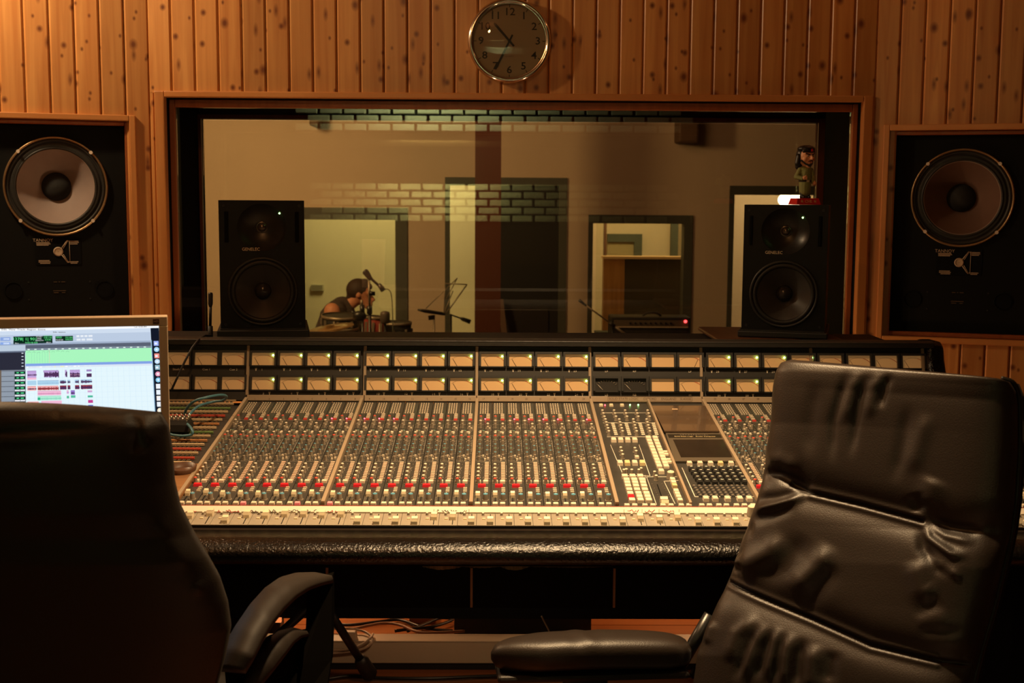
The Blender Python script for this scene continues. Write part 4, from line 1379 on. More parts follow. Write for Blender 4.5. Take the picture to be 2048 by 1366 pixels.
# ================================================================== THINGS IN THE CONTROL ROOM
# wall clock
cc = P(1019, 82, WY - .03)
CR = 82 / FPX * (WY - .03)
MK = T(Vector((cc.x, WY - .014, cc.z)))
clk = empty('wall_clock', MK, 'round steel-rimmed wall clock with beige face on the pine wall', 'clock')
MB().lathe([(CR * .95, 0), (CR * .985, .004), (CR, .012), (CR * 1.0, .020), (CR * .985, .028), (CR * .955, .034), (CR * .92, .036), (CR * .895, .034), (CR * .885, .028), (CR * .87, .030), (CR * .86, .028), (CR * .855, .016)], 64).build('rim', CHROME, clk, M=MK @ RX90, local=True)
FACEM = mat('beige_clock_face', (.50, .40, .28), .55)
MB().cyl((0, 0, .004), CR * .91, CR * .91, .009, 64, smooth=False).build('dial', FACEM, clk, M=MK @ RX90, local=True)
INK = mat('clock_ink', (.015, .02, .018), .5)
for h in range(1, 13):
    a = R(90 - 30 * h)
    text(str(h), CR * .245, MK @ T(Vector((CR * .68 * math.cos(a), -.0134, CR * .68 * math.sin(a)))) @ RX90, INK, clk, 'numeral', sx=1.12)['kind'] = 'thing'
tkm = MB().box((0, 0, 0), (CR * .016, .0006, CR * .065)).mesh('hour_mark', INK)
for h in range(12):
    inst('hour_mark', tkm, clk, rot(R(30 * h), 'Y') @ T(Vector((0, -.0134, CR * .82))))


def hand(name, deg, L_, tail, wd, y):
    q = MB(); q.add([(-wd * .8, 0, -tail), (wd * .8, 0, -tail), (wd, 0, L_ * .9), (wd * .6, 0, L_), (-wd * .6, 0, L_), (-wd, 0, L_ * .9)], [(5, 4, 3, 2, 1, 0)][:1])
    q.add([(-wd * .8, .001, -tail), (wd * .8, .001, -tail), (wd, .001, L_ * .9), (wd * .6, .001, L_), (-wd * .6, .001, L_), (-wd, .001, L_ * .9)], [(0, 1, 2, 3, 4, 5)])
    q.build(name, INK, clk, M=MK @ T(Vector((0, y, 0))) @ rot(R(deg), 'Y'), local=True)


hand('hour_hand', -41.5, CR * .56, CR * .16, CR * .030, -.0165)
hand('minute_hand', 206.5, CR * .75, CR * .16, CR * .026, -.019)
MB().cyl((0, 0, .014), .006, .005, .006, 16).build('hand_boss', INK, clk, M=MK @ RX90, local=True)
MB().lathe([(CR * .87, .030), (CR * .7, .0345), (CR * .45, .038), (CR * .2, .0395), (.0003, .040)], 48).build('glass_dome', glass('clock_glass', (.97, .97, .96), 1.45, 1.0), clk, M=MK @ RX90, local=True)
text('QUARTZ', CR * .05, MK @ T(Vector((0, -.0134, -CR * .36))) @ RX90, mat('faint_ink', (.22, .17, .12), .6), clk)

# nearfield monitors on the bridge
CAB = mat('dark_speaker_cabinet', (.006, .005, .0045), .5, bump=.15, bscale=300, spec=.3)
CONEB = mat('black_polypropylene_cone', (.05, .045, .04), .30, coat=.3)
DOME = mat('metal_tweeter_dome', (.12, .10, .085), .25, .7)
LOGO = mat('gold_lettering', (.95, .78, .55), .35)
EOFK = 0


def nearfield(M, label, led_x):
    o = empty('nearfield_monitor', M, label, 'loudspeaker', 'black active monitors on the meter bridge')
    w_, h_, d_ = .25, .381, .285
    b = MB()
    b.span((-w_ / 2, .018, 0), (w_ / 2, d_, .012)).span((-w_ / 2, .018, h_ - .012), (w_ / 2, d_, h_)).span((-w_ / 2, .018, .012), (-w_ / 2 + .012, d_, h_ - .012)).span((w_ / 2 - .012, .018, .012), (w_ / 2, d_, h_ - .012))
    b.span((-w_ / 2 + .012, d_ - .012, .012), (w_ / 2 - .012, d_, h_ - .012))
    b.build('cabinet', CAB, o, M=M, local=True)
    f = MB(); f.plate_hole(-w_ / 2, w_ / 2, 0, .215, 0, .110, .095, 0, .018)
    f.plate_hole(-w_ / 2, w_ / 2, .215, h_, 0, .301, .072, 0, .018, rz=.070)
    f.build('front_panel', CAB, o, M=M, local=True)
    D = M @ T(Vector((0, 0, .110))) @ RX90
    MB().lathe([(.103, 0), (.1035, .003), (.099, .0045), (.0955, .003), (.094, -.004)], 56).build('woofer_rim', DARKPL, o, M=D, local=True)
    MB().lathe([(.096, -.003), (.092, .002), (.087, .004), (.082, .001), (.080, -.003)], 56).build('woofer_surround', RUBBER, o, M=D, local=True)
    MB().lathe([(.081, -.003), (.06, -.015), (.04, -.027), (.024, -.037)], 56).build('woofer_cone', CONEB, o, M=D, local=True)
    MB().lathe([(.0255, -.037), (.023, -.027), (.017, -.020), (.009, -.0155), (.0003, -.014)], 32).build('dust_cap', mat('glossy_cap', (.035, .03, .027), .22), o, M=D, local=True)
    D2 = M @ T(Vector((0, 0, .301))) @ RX90 @ Matrix.Diagonal((1, .97, 1, 1))
    MB().lathe([(.0725, .0005), (.068, -.006), (.055, -.018), (.035, -.028), (.020, -.033), (.0165, -.034)], 48).build('waveguide', mat('satin_waveguide', (.022, .019, .017), .34), o, M=D2, local=True)
    MB().lathe([(.0175, -.034), (.0165, -.030), (.0155, -.031), (.013, -.025), (.007, -.0215), (.0003, -.020)], 28).build('tweeter_dome', DOME, o, M=D2, local=True)
    for s_ in (-1, 1):
        q = MB(); q.key((0, 0, 0), (.012, .092, .0012), e=.3)
        q.build('port_slot', BLACKM, o, M=M @ T(Vector((s_ * .103, 0, .302))) @ RX90, local=True)
        for z in (.012, .365):
            inst('corner_screw', MB().cyl((0, 0, 0), .0045, .004, .0015, 10).mesh('corner_screw', BLACK), o, T(Vector((s_ * .110, 0, z))) @ RX90)
    inst('power_light', MB().sphere((0, 0, 0), .0026, seg=12, rings=8).mesh('power_light', GREENLED), o, T(Vector((led_x, -.001, .343))))
    text('GENELEC', .0130, M @ T(Vector((-.033, -.0004, .236))) @ RX90, LOGO, o, 'logo_lettering', sx=.96)['kind'] = 'thing'
    return o


GY = 3.745
gz = P(527, 656, GY).z
gxl = P(527, 656, GY).x
MGL = T(Vector((gxl, GY, gz))) @ rot(R(10), 'Z')
nf1 = nearfield(MGL, 'black nearfield monitor on the left of the meter bridge, beside the crouching person', .052)
GYR = 3.80
gzr = P(1565, 660, GYR).z; gxr = P(1565, 660, GYR).x
MGR = T(Vector((gxr, GYR, gzr))) @ rot(R(-16), 'Z')
nf2 = nearfield(MGR, 'black nearfield monitor on the right of the bridge with the bobblehead figurine on top', .050)


def iso_pad(M, hw, bot, label):
    """pad under a monitor, turned with it; M is the monitor's frame, its base the pad's top"""
    h = M.translation.z - bot
    MM = M @ T(Vector((0, .14, -h)))
    o = empty('isolation_pad', MM, label, 'speaker pad', 'black pads under the nearfield monitors')
    MB().box((0, 0, (h - .004) / 2), (hw * 2, .32, h - .005)).build('pad_body', BLACK, o, M=MM, local=True, bevel=.003)
    MB().box((0, 0, h - .0025), (hw * 2 - .02, .30, .004)).build('pad_top', RUBBER, o, M=MM, local=True)
    return o


SH = Z_TOP - .042
zs_ = P(1565, 676, GYR - .015).z - .001
iso_pad(MGL, .136, SH + .001, 'thin black pad under the left nearfield monitor')
iso_pad(MGR, .134, zs_ + .001, 'thin black pad under the right nearfield monitor')
x0, x1 = P(1430, 668, GYR).x, P(1682, 668, GYR).x
st = empty('speaker_shelf', ((x0 + x1) / 2, GYR + .15, SH), 'dark brown wooden shelf board under the right nearfield monitor', 'shelf')
MB().span((x0, GYR - .03, zs_ - .012), (x1, GYR + .33, zs_)).build('board', BROWNW, st, bevel=.004)
MB().span((x0 + .015, GYR - .01, SH + .001), (x1 - .01, GYR + .31, zs_ - .012)).build('riser', BROWNW, st)

# bobblehead figurine: blended bodies


def blob(mb, name, m_, parent, vox, M, smooth=4, label=None):
    o = mb.build(name, m_, parent, M=M, local=True)
    r = o.modifiers.new('blend', 'REMESH'); r.mode = 'VOXEL'; r.voxel_size = vox; r.use_smooth_shade = True
    s_ = o.modifiers.new('relax', 'SMOOTH'); s_.factor = .6; s_.iterations = smooth
    if label: o['label'] = label
    return o


k = 3.80 / FPX   # metres per photo pixel there
fgx = P(1612, 405, GYR + .04).x
MF = T(Vector((fgx, GYR + .06, gzr + .381))) @ rot(R(12), 'Z')
fig = empty('bobblehead_figurine', MF, 'bobblehead figurine with black beret, beard and green uniform on a red base', 'figurine')
SKINF = mat('painted_skin', (.90, .44, .24), .4)
GREENF = mat('olive_green_uniform', (.26, .28, .10), .6)
BLKF = mat('painted_black', (.012, .010, .010), .4)
REDF = mat('bright_red_base', (.78, .02, .02), .3)
u = lambda v_: v_ * k
q = MB(); q.box((0, 0, u(7)), (u(54), u(40), u(13)), top=(.86, .82)); q.build('base', REDF, fig, M=MF, local=True, bevel=.0012)
text('\u2605 CHE \u2605', .0125, MF @ T(Vector((0, -u(18.6), u(7)))) @ RX90 @ rot(R(-14), 'X'), mat('gold_paint', (.95, .62, .30), .4), fig, 'base_lettering', ext=.0005)['kind'] = 'thing'
b = MB()
for s_ in (-1, 1):
    b.caps((s_ * u(6), u(-3), u(16)), (s_ * u(6), 0, u(27)), u(4.5), u(5))
    b.caps((s_ * u(6), u(-9), u(15.5)), (s_ * u(6), u(1), u(16)), u(3.6), u(4.5))
blob(b, 'boots', BLKF, fig, .0011, MF)
b = MB()
b.caps((0, 0, u(27)), (0, 0, u(45)), u(11.5), u(12.5)).caps((0, 0, u(45)), (0, 0, u(66)), u(12), u(12)).caps((-u(4), 0, u(70)), (u(4), 0, u(70)), u(9), u(9))
b.caps((-u(12), 0, u(70)), (-u(20), -u(1), u(56)), u(5.5), u(5)).caps((-u(20), -u(1), u(56)), (-u(12), -u(12), u(53)), u(5), u(4.2))
b.caps((u(12), 0, u(70)), (u(17), -u(1), u(55)), u(5.2), u(4.6)).caps((u(17), -u(1), u(55)), (u(14), -u(8), u(46)), u(4.6), u(4))
blob(b, 'uniform', GREENF, fig, .0012, MF)
MB().lathe([(u(12.6), 0), (u(13.2), u(1)), (u(13.2), u(3)), (u(12.6), u(4))], 24).build('belt', mat('dark_belt', (.05, .04, .02), .5), fig, M=MF @ T(Vector((0, 0, u(46)))), local=True)
MB().box((0, -u(13), u(48)), (u(6), u(1.2), u(4.4))).build('buckle', mat('pale_buckle', (.75, .62, .45), .35), fig, M=MF, local=True)
for (hx, hy, hz, s_) in ((-u(9), -u(14.5), u(54), 1), (u(15), -u(12), u(43), -1)):
    b = MB(); b.sphere((hx, hy, hz), u(4.2))
    for j in range(4): b.caps((hx + s_ * u(1), hy - u(2), hz + u(2.7 - 1.8 * j)), (hx + s_ * u(4.2), hy - u(3.4), hz + u(2.4 - 1.7 * j)), u(1.15), u(1.0))
    b.caps((hx, hy - u(2), hz + u(2)), (hx + s_ * u(2), hy - u(4), hz + u(5)), u(1.2), u(1))
    blob(b, 'hand', SKINF, fig, .0008, MF, 2)
# head, slightly turned
HZ = u(97)
MH_ = MF @ T(Vector((0, 0, HZ))) @ rot(R(14), 'Z')
b = MB()
b.sphere((0, 0, 0), u(16), sc=(.98, 1.0, 1.2), seg=24, rings=16).caps((0, -u(5), -u(13)), (0, -u(8), -u(17)), u(9), u(6)).caps((0, 0, -u(26)), (0, 0, -u(14)), u(6), u(6.5))
b.caps((0, -u(15), u(3)), (0, -u(20), -u(4.5)), u(1.8), u(3.1))
b.caps((-u(1.8), -u(17.5), -u(5)), (u(1.8), -u(17.5), -u(5)), u(2.2), u(2.2))
b.caps((-u(9.5), -u(10.5), u(5.2)), (u(9.5), -u(10.5), u(5.2)), u(3.2), u(3.2))
for s_ in (-1, 1): b.sphere((s_ * u(16), u(1), -u(1)), u(3.2), sc=(.5, .8, 1.2)); b.sphere((s_ * u(8.5), -u(9), -u(5)), u(5.5))
b.caps((-u(3.2), -u(15.2), -u(11.4)), (u(3.2), -u(15.2), -u(11.4)), u(1.5), u(1.5))
blob(b, 'head', SKINF, fig, .0009, MH_)
b = MB()
b.sphere((0, u(5), u(2)), u(17), sc=(1.06, .92, 1.12)).caps((-u(15.5), u(3), u(0)), (-u(18.5), u(3), -u(14)), u(5.5), u(5.5)).caps((u(15.5), u(4), u(0)), (u(16), u(5), -u(12)), u(4), u(4)).caps((-u(9), u(10), -u(8)), (-u(10), u(10), -u(20)), u(8), u(7)).caps((u(9), u(10), -u(8)), (u(9), u(10), -u(18)), u(8), u(6))
blob(b, 'hair', BLKF, fig, .0011, MH_)
b = MB()
b.sphere((0, -u(0), u(15)), u(17.5), sc=(1.05, 1.0, .46)); b.caps((-u(13), -u(8.8), u(9.8)), (0, -u(15), u(10)), u(3), u(3)).caps((0, -u(15), u(10)), (u(13), -u(8.8), u(9.8)), u(3), u(3))
blob(b, 'beret', BLKF, fig, .0011, MH_)
star = []
for i in range(10):
    a = R(90 + 36 * i); r2 = u(3.6) if i % 2 == 0 else u(1.6)
    star.append((r2 * math.cos(a), -u(18.6), u(12) + r2 * math.sin(a)))
sv = star + [(x, y + .001, z) for x, y, z in star]
MB().add(sv, [tuple(range(9, -1, -1)), tuple(range(10, 20))] + [(i, (i + 1) % 10, 10 + (i + 1) % 10, 10 + i) for i in range(10)]).build('beret_star', REDF, fig, M=MH_, local=True)
for s_ in (-1, 1):
    MB().caps((s_ * u(2.6), -u(16.3), u(2.8)), (s_ * u(11), -u(13.6), u(6.0)), u(1.2), u(1.0)).build('eyebrow', BLKF, fig, M=MH_, local=True)
    MB().sphere((s_ * u(6), -u(14.2), u(.6)), u(2.4), sc=(1.25, .6, .62), seg=12, rings=8).build('eye', mat('eye_white', (.7, .6, .5), .3), fig, M=MH_, local=True)
    MB().sphere((s_ * u(6), -u(15.5), u(.6)), u(1.15), sc=(1, .6, 1), seg=10, rings=8).build('pupil', BLKF, fig, M=MH_, local=True)
    MB().caps((s_ * u(.6), -u(18.4), -u(8.4)), (s_ * u(5.8), -u(15.4), -u(10.6)), u(.85), u(.6)).build('moustache', BLKF, fig, M=MH_, local=True)
MB().caps((-u(2.4), -u(16.9), -u(11.4)), (u(2.4), -u(16.9), -u(11.4)), u(.75), u(.75)).build('lips', mat('painted_lips', (.5, .12, .08), .4), fig, M=MH_, local=True)
b = MB(); b.caps((-u(8), -u(9.5), -u(15)), (0, -u(14), -u(18.8)), u(1.8), u(2.6)).caps((0, -u(14), -u(18.8)), (u(8), -u(9.5), -u(15)), u(2.6), u(1.8)).caps((-u(8), -u(9.5), -u(15)), (-u(14), -u(4), -u(8)), u(1.8), u(2)).caps((u(8), -u(9.5), -u(15)), (u(14), -u(4), -u(8)), u(1.8), u(2))
b.caps((0, -u(14.6), -u(14.8)), (0, -u(14.5), -u(18)), u(1.1), u(1.6))
blob(b, 'beard', BLKF, fig, .0009, MH_, 2)

# thin talkback microphone standing behind the bridge, with its cable
tm = empty('talkback_microphone', P(421, 672, 3.66), 'slim black microphone standing left of the nearfield monitor, cable looping down', 'microphone')
a = P(421, 676, 3.66)
tmz = SH + .001
MB().rod((a.x, a.y, tmz), (a.x, a.y, P(421, 652, 3.66).z), .0075, 12).build('clip', BLACK, tm)
MB().rod((a.x, a.y, P(421, 652, 3.66).z), P(421, 612, 3.66), .0042, 10).build('stem', BLACK, tm)
MB().tube([P(421, 614, 3.66), P(421, 608, 3.66), P(421, 588, 3.66), P(421, 585, 3.66)], [.0042, .0068, .0070, .005], 12).build('capsule', DARKPL, tm)
cab = [P(424, 672, 3.62), P(410, 671, 3.58), P(396, 681, 3.50), P(384, 696, 3.47), P(370, 722, 3.45), P(356, 752, 3.44), P(343, 780, 3.42)]
MB().tube(cab, .0032, 8).build('microphone_cable', BLACK, tm)
MB().cyl((a.x, a.y, tmz), .03, .026, .008, 20).build('foot', BLACK, tm)

# blue patch cords hanging over the patch bay
def smooth_pts(pts, n=6):
    P_ = [Vector(p) for p in pts]; out = []
    for i in range(len(P_) - 1):
        p0, p1, p2, p3 = P_[max(i - 1, 0)], P_[i], P_[i + 1], P_[min(i + 2, len(P_) - 1)]
        for j in range(n):
            t = j / n
            out.append(.5 * ((2 * p1) + (p2 - p0) * t + (2 * p0 - 5 * p1 + 4 * p2 - p3) * t * t + (3 * p1 - p0 - 3 * p2 + p3) * t ** 3))
    out.append(P_[-1]); return out


def cpw(px, py, h): return MC @ Vector((*CP(px, py, h), h))


BLUEC = mat('blue_patch_cord', (.07, .20, .26), .4)
for i, (pp, lb) in enumerate((([(368, 842, .02), (372, 820, .05), (388, 803, .08), (412, 795, .09), (440, 790, .085), (453, 793, .07), (446, 801, .05), (425, 804, .04), (398, 812, .04), (380, 828, .03), (374, 842, .02)],
                               'teal patch cord arching in a long loop over the patch bay'),
                              ([(340, 838, .035), (358, 842, .03), (374, 848, .03), (384, 860, .03), (383, 869, .02), (366, 872, .015), (345, 870, .012), (336, 866, .01)], 'teal patch cord lying in a round loop low on the patch bay'))):
    pts = smooth_pts([cpw(*p) for p in pp])
    o = empty('patch_cord', pts[0], lb, 'cable', 'patch cords on the patch bay')
    MB().tube(pts, .0036, 8).build('cord', BLUEC, o)
    for e in (0, -1):
        n = AZ
        MB().rod(pts[e] + n * .004, cpw(*pp[e][:2], .0) + n * .001, .0046, 8).build('plug', mat('plug_sleeve', (.02, .02, .02), .4), o)
pl = empty('plug_block', cpw(362, 862, 0), 'black block of patch plugs with bright tips on the patch bay', 'connector')
x, y = CP(360, 866)
MB().key((x, y, .012), (.062, .055, .028), 0, MC, e=.2).build('block', BLACK, pl)
for i in range(5):
    for j in range(3):
        MB().rod(MC @ Vector((x - .022 + i * .011, y - .016 + j * .016, .034)), MC @ Vector((x - .020 + i * .011, y - .013 + j * .016, .046)), .0022, 8).build('plug_tip', CHROME, pl)

# ---------------------------------------------------------------- computer display
dTR, dBR, dTL, dBL = P(335, 633, 2.30), P(353, 960, 2.33), P(-262, 643, 2.17), P(-225, 985, 2.20)
dn = (dTR - dTL).cross(dTL - dBL).normalized()
if dn.y > 0: dn = -dn
dx = (dTR - dTL).normalized(); dx = (dx - dn * dx.dot(dn)).normalized(); dz = dx.cross(-dn).normalized()
if dz.z < 0: dz = -dz
MD = frame(dx, -dn, dz, dTL)       # x right, y into the screen, z up
MDi = MD.inverted()
disp = empty('computer_display', MD, 'silver-framed flat computer display showing an audio editing session, behind the left chair', 'display')


def DP(px, py):
    p = MDi @ PL(px, py, dTL, dn); return p.x, p.z


ALU = mat('satin_aluminium_frame', (.72, .58, .42), .45, .1)
DW, DH = DP(335, 633)[0], .40
sx_, sz_ = DP(317.5, 652)
sxl, szb = .022, -DH + .03
q = MB()
q.span((0, 0, sz_), (DW, .02, 0)).span((sx_, 0, -DH), (DW, .02, sz_)).span((0, 0, -DH), (sxl, .02, sz_)).span((sxl, 0, -DH), (sx_, .02, szb)).span((.004, .02, -DH + .004), (DW - .004, .032, -.004))
q.build('frame', ALU, disp, M=MD, local=True, bevel=.0015)
SCM = vcol_emit('lit_screen', 1.0)
s = MB()


def srect(x0, y0, x1, y1, col, lay):
    P4 = [DP(x0, y0), DP(x1, y0), DP(x1, y1), DP(x0, y1)]
    yo = .006 - lay * .00022
    s.add([(a, yo, b) for a, b in P4], [(3, 2, 1, 0)], col=col)


# skew that follows the tilt of the display in the photograph
def L_(x, y):          # unslanted sketch coordinates (y at x = 317) -> pixel
    return x + (y - 650) * .055 * (x / 317.0), y + (317 - x) * .022


def sr(x0, y0, x1, y1, col, lay):
    P4 = [DP(*L_(x0, y0)), DP(*L_(x1, y0)), DP(*L_(x1, y1)), DP(*L_(x0, y1))]
    yo = .006 - lay * .00022
    s.add([(a, yo, b) for a, b in P4], [(3, 2, 1, 0)], col=col)


s.add([(sxl, .0065, szb), (sx_, .0065, szb), (sx_, .0065, sz_), (sxl, .0065, sz_)], [(0, 1, 2, 3)], col=(.70, .86, .98))
LB = -212
sr(LB, 651, 317, 657, (.95, .97, 1), 1)                      # menu bar
sr(LB, 657, 300, 683, (.50, .60, .76), 1); sr(LB, 657, 300, 665, (.62, .72, .86), 2); sr(LB, 682, 300, 685.5, (.34, .42, .56), 2)
sr(300.5, 657, 317, 958, (.004, .008, .02), 1); sr(300.5, 681, 302, 958, (.15, .3, .45), 2)
sr(26, 668, 104, 684, (.0, .02, .01), 2); sr(110, 669, 145, 679, (.0, .02, .01), 2)      # counters
for (x0, x1, y0) in ((152, 158, 668), (160, 166, 668), (168, 174, 668), (176, 184, 668), (152, 160, 675), (162, 169, 675), (172, 184, 675)):
    sr(x0, y0, x1, y0 + 4, (.8, .85, .92), 3)
for (x0, x1, y0, y1, c) in ((0, 20, 669, 676, (.25, .38, .75)), (0, 20, 679, 684, (.25, .4, .8)), (6, 18, 671, 674, (.75, .85, 1)), (6, 18, 680, 683, (.75, .85, 1))): sr(x0, y0, x1, y1, c, 3)
sr(LB, 685.5, 50, 697, (.50, .60, .72), 1); sr(50, 685.5, 300, 692.5, (.10, .12, .17), 2); sr(50, 692.5, 300, 696.5, (.22, .28, .34), 2); sr(LB, 697, 50, 700, (.12, .15, .22), 2)
for i in range(18): sr(54 + i * 13.6, 693.5, 58.5 + i * 13.6, 695.5, (.75, .9, .85), 4)
sr(LB, 700, 49, 735, (.022, .024, .042), 1); sr(50, 696.5, 300, 723, (.40, .93, .52), 2); sr(50, 723, 300, 728, (.22, .36, .78), 2); sr(50, 728, 300, 732, (.72, .80, .92), 2)
for i in range(5): sr(42, 701 + i * 6.5, 46, 702.5 + i * 6.5, (.7, .75, .85), 3)
r3 = random.Random(11)
for i in range(9):
    x = 54 + i * 9.5; y = 697 + r3.uniform(0, 3)
    for j in range(5): sr(x + j * 1.4, y + abs(2 - j) * .8, x + j * 1.4 + .9, y + abs(2 - j) * .8 + .7, (.12, .35, .2), 3)
for i in range(14):
    x = 51 + i * 9.5 + r3.uniform(-2, 2); sr(x, 729, x + r3.choice((3, 5, 7)), 731, r3.choice(((.9, .9, .5), (1, 1, 1), (.8, .85, .9))), 4)
for i in range(7): sr(62 + i * 5.3, 699, 62.4 + i * 5.3, 722, (.25, .65, .45), 3)
sr(97, 697, 97.7, 723, (.75, .55, .5), 3)
# track list and coloured regions
sr(LB, 735, 50, 958, (.20, .23, .28), 1); sr(LB, 735, 2, 958, (.16, .12, .09), 2)
for i in range(21):
    y = 738 + i * 10.2
    sr(2, y, 27, y + 9, (.28, .33, .40), 2); sr(2, y + 9, 49, y + 9.8, (.05, .06, .08), 3)
    sr(28, y, 49, y + 5.4, (.0, .03, .015), 3); sr(28.5, y + 6, 38.5, y + 9, (.75, .78, .82), 3); sr(39.5, y + 6, 48.5, y + 9, (.75, .78, .82), 3)
    sr(32, y + 1.6, 36.5, y + 3.6, (.1, .8, .3), 4); sr(40, y + 1.6, 46, y + 3.6, (.1, .8, .3), 4)
sr(50, 732, 300, 958, (.78, .93, .99), 2)
for i in range(23): sr(56 + i * 11, 733, 56.5 + i * 11, 958, (.64, .82, .93), 3)
for i in range(20): sr(51, 741 + i * 10.4, 300, 741.5 + i * 10.4, (.68, .85, .95), 3)
PKc, PUc, BLc, DKc, RDc, GNc = (.90, .50, .68), (.52, .36, .70), (.42, .66, .85), (.08, .03, .10), (.93, .45, .45), (.45, .88, .68)


def clip(x0, y0, x1, h, body, wave=None, wh=.5):
    sr(x0, y0, x1, y0 + h, body, 4)
    if wave:
        x = x0 + .5
        while x < x1 - .5:
            a = h * wh * r3.uniform(.35, 1); sr(x, y0 + h * .62 - a / 2, x + 1.5, y0 + h * .62 + a / 2, wave, 5); x += 1.2
        sr(x0, y0, x1, y0 + 1.2, (body[0] * .8, body[1] * .75, body[2] * .8), 5)


clip(53, 737, 71, 14, PUc, DKc, .25); clip(53, 751, 71, 4, PKc)
clip(86, 737, 115, 14, PUc, DKc, .9); clip(85, 737, 112, 4, (.35, .25, .5)); clip(127.5, 737, 131, 14, PUc, DKc, .8); clip(137, 737, 157, 14, PUc, DKc, .5); clip(170, 737, 180, 4, (.35, .25, .55)); clip(170, 745, 180, 7, DKc); clip(137, 746, 157, 6, PKc, DKc, 1)
clip(53, 757, 71, 9, BLc); clip(73, 757, 115, 9, BLc, (.3, .5, .7), .2)
for (a, b) in ((117, 129), (132, 137.5), (146.5, 154.5), (158, 180)): clip(a, 757, b, 7, BLc, DKc, .9)
clip(53, 768, 70, 9, RDc, DKc, .35); clip(73, 768, 114, 9, RDc, (.3, .04, .05), .7)
for (a, b) in ((117, 130), (132, 137.5), (146.5, 155), (158, 180.5)): clip(a, 768, b, 8, (.35, .04, .06), DKc, .9)
clip(73, 778, 119, 9, PKc, (.7, .3, .5), .4); clip(130, 778, 134, 7, PKc, PUc, .7); clip(138, 778, 146, 9, (.3, .18, .6), DKc, .4); clip(171, 779, 180, 4, PKc, PUc, .6)
clip(73, 788, 119, 9, GNc, (.3, .7, .55), .5); sr(73, 791, 78, 796, (.02, .42, .22), 6); sr(130, 789, 134.5, 794, (.08, .5, .3), 5); sr(138, 788, 147, 793, (.10, .52, .34), 5); sr(171, 789, 181, 793, (.08, .5, .34), 5)
clip(53, 799, 75, 9, RDc); clip(80, 798, 120, 10, PKc); clip(53, 806, 120, 22, (.92, .55, .66)); sr(171.5, 798, 181, 804, (.55, .05, .28), 5); sr(171.5, 808, 181, 814, (.12, .2, .6), 5)
for i, (y, c) in enumerate(((688, (.35, .45, .95)), (700, (.4, .7, .95)), (713, (.95, .3, .25)), (724, (.55, .75, .95)), (736, (.3, .5, .6)), (749, (.85, .35, .5)), (761, (.25, .6, .85)), (774, (.9, .92, .95)), (786, (.8, .88, .92)), (798, (.95, .9, .85)), (810, (.85, .9, .95)), (822, (.9, .8, .6)), (836, (.6, .75, .95)))):
    if i in (0, 2, 4, 7, 8, 9, 10):
        sr(305.5, y - 5, 315, y + 4.5, c, 3); sr(307, y - 2, 312, y + 2, (.85, .9, .98), 4)
    else:
        cx_, cz_ = DP(*L_(310.5, y)); rr2 = .0047
        v = [(cx_ + rr2 * math.cos(R(30 * j)), .006 - 3 * .00022, cz_ + rr2 * math.sin(R(30 * j))) for j in range(12)]
        s.add(v, [tuple(range(12))], col=c)
        v = [(cx_ + .4 * rr2 * math.cos(R(30 * j)), .006 - 4 * .00022, cz_ + .4 * rr2 * math.sin(R(30 * j))) for j in range(12)]
        s.add(v, [tuple(range(12))], col=(.9, .95, 1))
so = s.build('screen', SCM, disp, M=MD, local=True)
GT = emit('green_screen_text', (.15, .95, .3), .8); WT = emit('white_screen_text', (.85, .9, .95), .7); KT = mat('dark_screen_text', (.03, .04, .06), .5)


def stext(body, px, py, size, m_, sx=1.0):
    x, z = DP(*L_(px, py)); text(body, size, MD @ T(Vector((x, .0046, z))) @ rot(R(1.2), 'Y') @ RX90, m_, so, sx=sx)


stext('1278| 1| 901', 49, 673.5, .0075, GT, 1.1); stext('0:42:18.330', 62, 681, .0045, GT); stext('START\nEND\nLENGTH', 78, 673, .0036, WT); stext('1278| 1| 901\n1278| 1| 901\n0| 0| 000', 95, 672, .0036, GT, .8)
stext('GRID', 117, 671.5, .0045, GT); stext('NUDGE', 118, 676.5, .0036, WT); stext('0:01.000\n0:00.500', 137, 674, .0036, GT); stext('Bars', 33, 681.5, .0036, WT); stext('80.0', 96, 681.5, .0042, WT)
stext('File  Edit  View  Track  Region  Event', 40, 654, .0040, KT, 1.4); stext('Tue 10:35 PM', 280, 654, .0040, KT); stext('Edit: session', 118, 661, .0036, KT, 1.2)
a, b = DP(312, 643)
MB().span((a - .0055, -.001, b - .0045), (a + .0055, .001, b + .0045)).build('corner_label', mat('small_red_black_label', (.07, .02, .015), .5), disp, M=MD, local=True)
text('HD', .0055, MD @ T(Vector((a, -.0013, b))) @ RX90, LETTER, disp)
# arm that carries it down to the console's left deck
cpt = MD @ Vector((DW * .42, .04, -.2))
foot = MC @ Vector((cpt.x, SY(1000), .0))
MB().rod(cpt, (cpt.x, cpt.y + .06, foot.z + .05), .018, 12).build('stand_post', ALU, disp)
MB().span((cpt.x - .1, cpt.y + .0, NB.z + .012), (cpt.x + .1, cpt.y + .16, NB.z + .03)).build('stand_foot', ALU, disp, bevel=.004)

# ================================================================== LEATHER CHAIRS
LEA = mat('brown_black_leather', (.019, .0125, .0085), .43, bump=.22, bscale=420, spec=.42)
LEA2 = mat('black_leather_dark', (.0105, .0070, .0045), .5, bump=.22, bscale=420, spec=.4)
DEADB = mat('dull_black_panel', (.004, .0035, .003), 1.0, spec=0.0)
SHELL = mat('black_plastic_shell', (.010, .009, .008), .35)


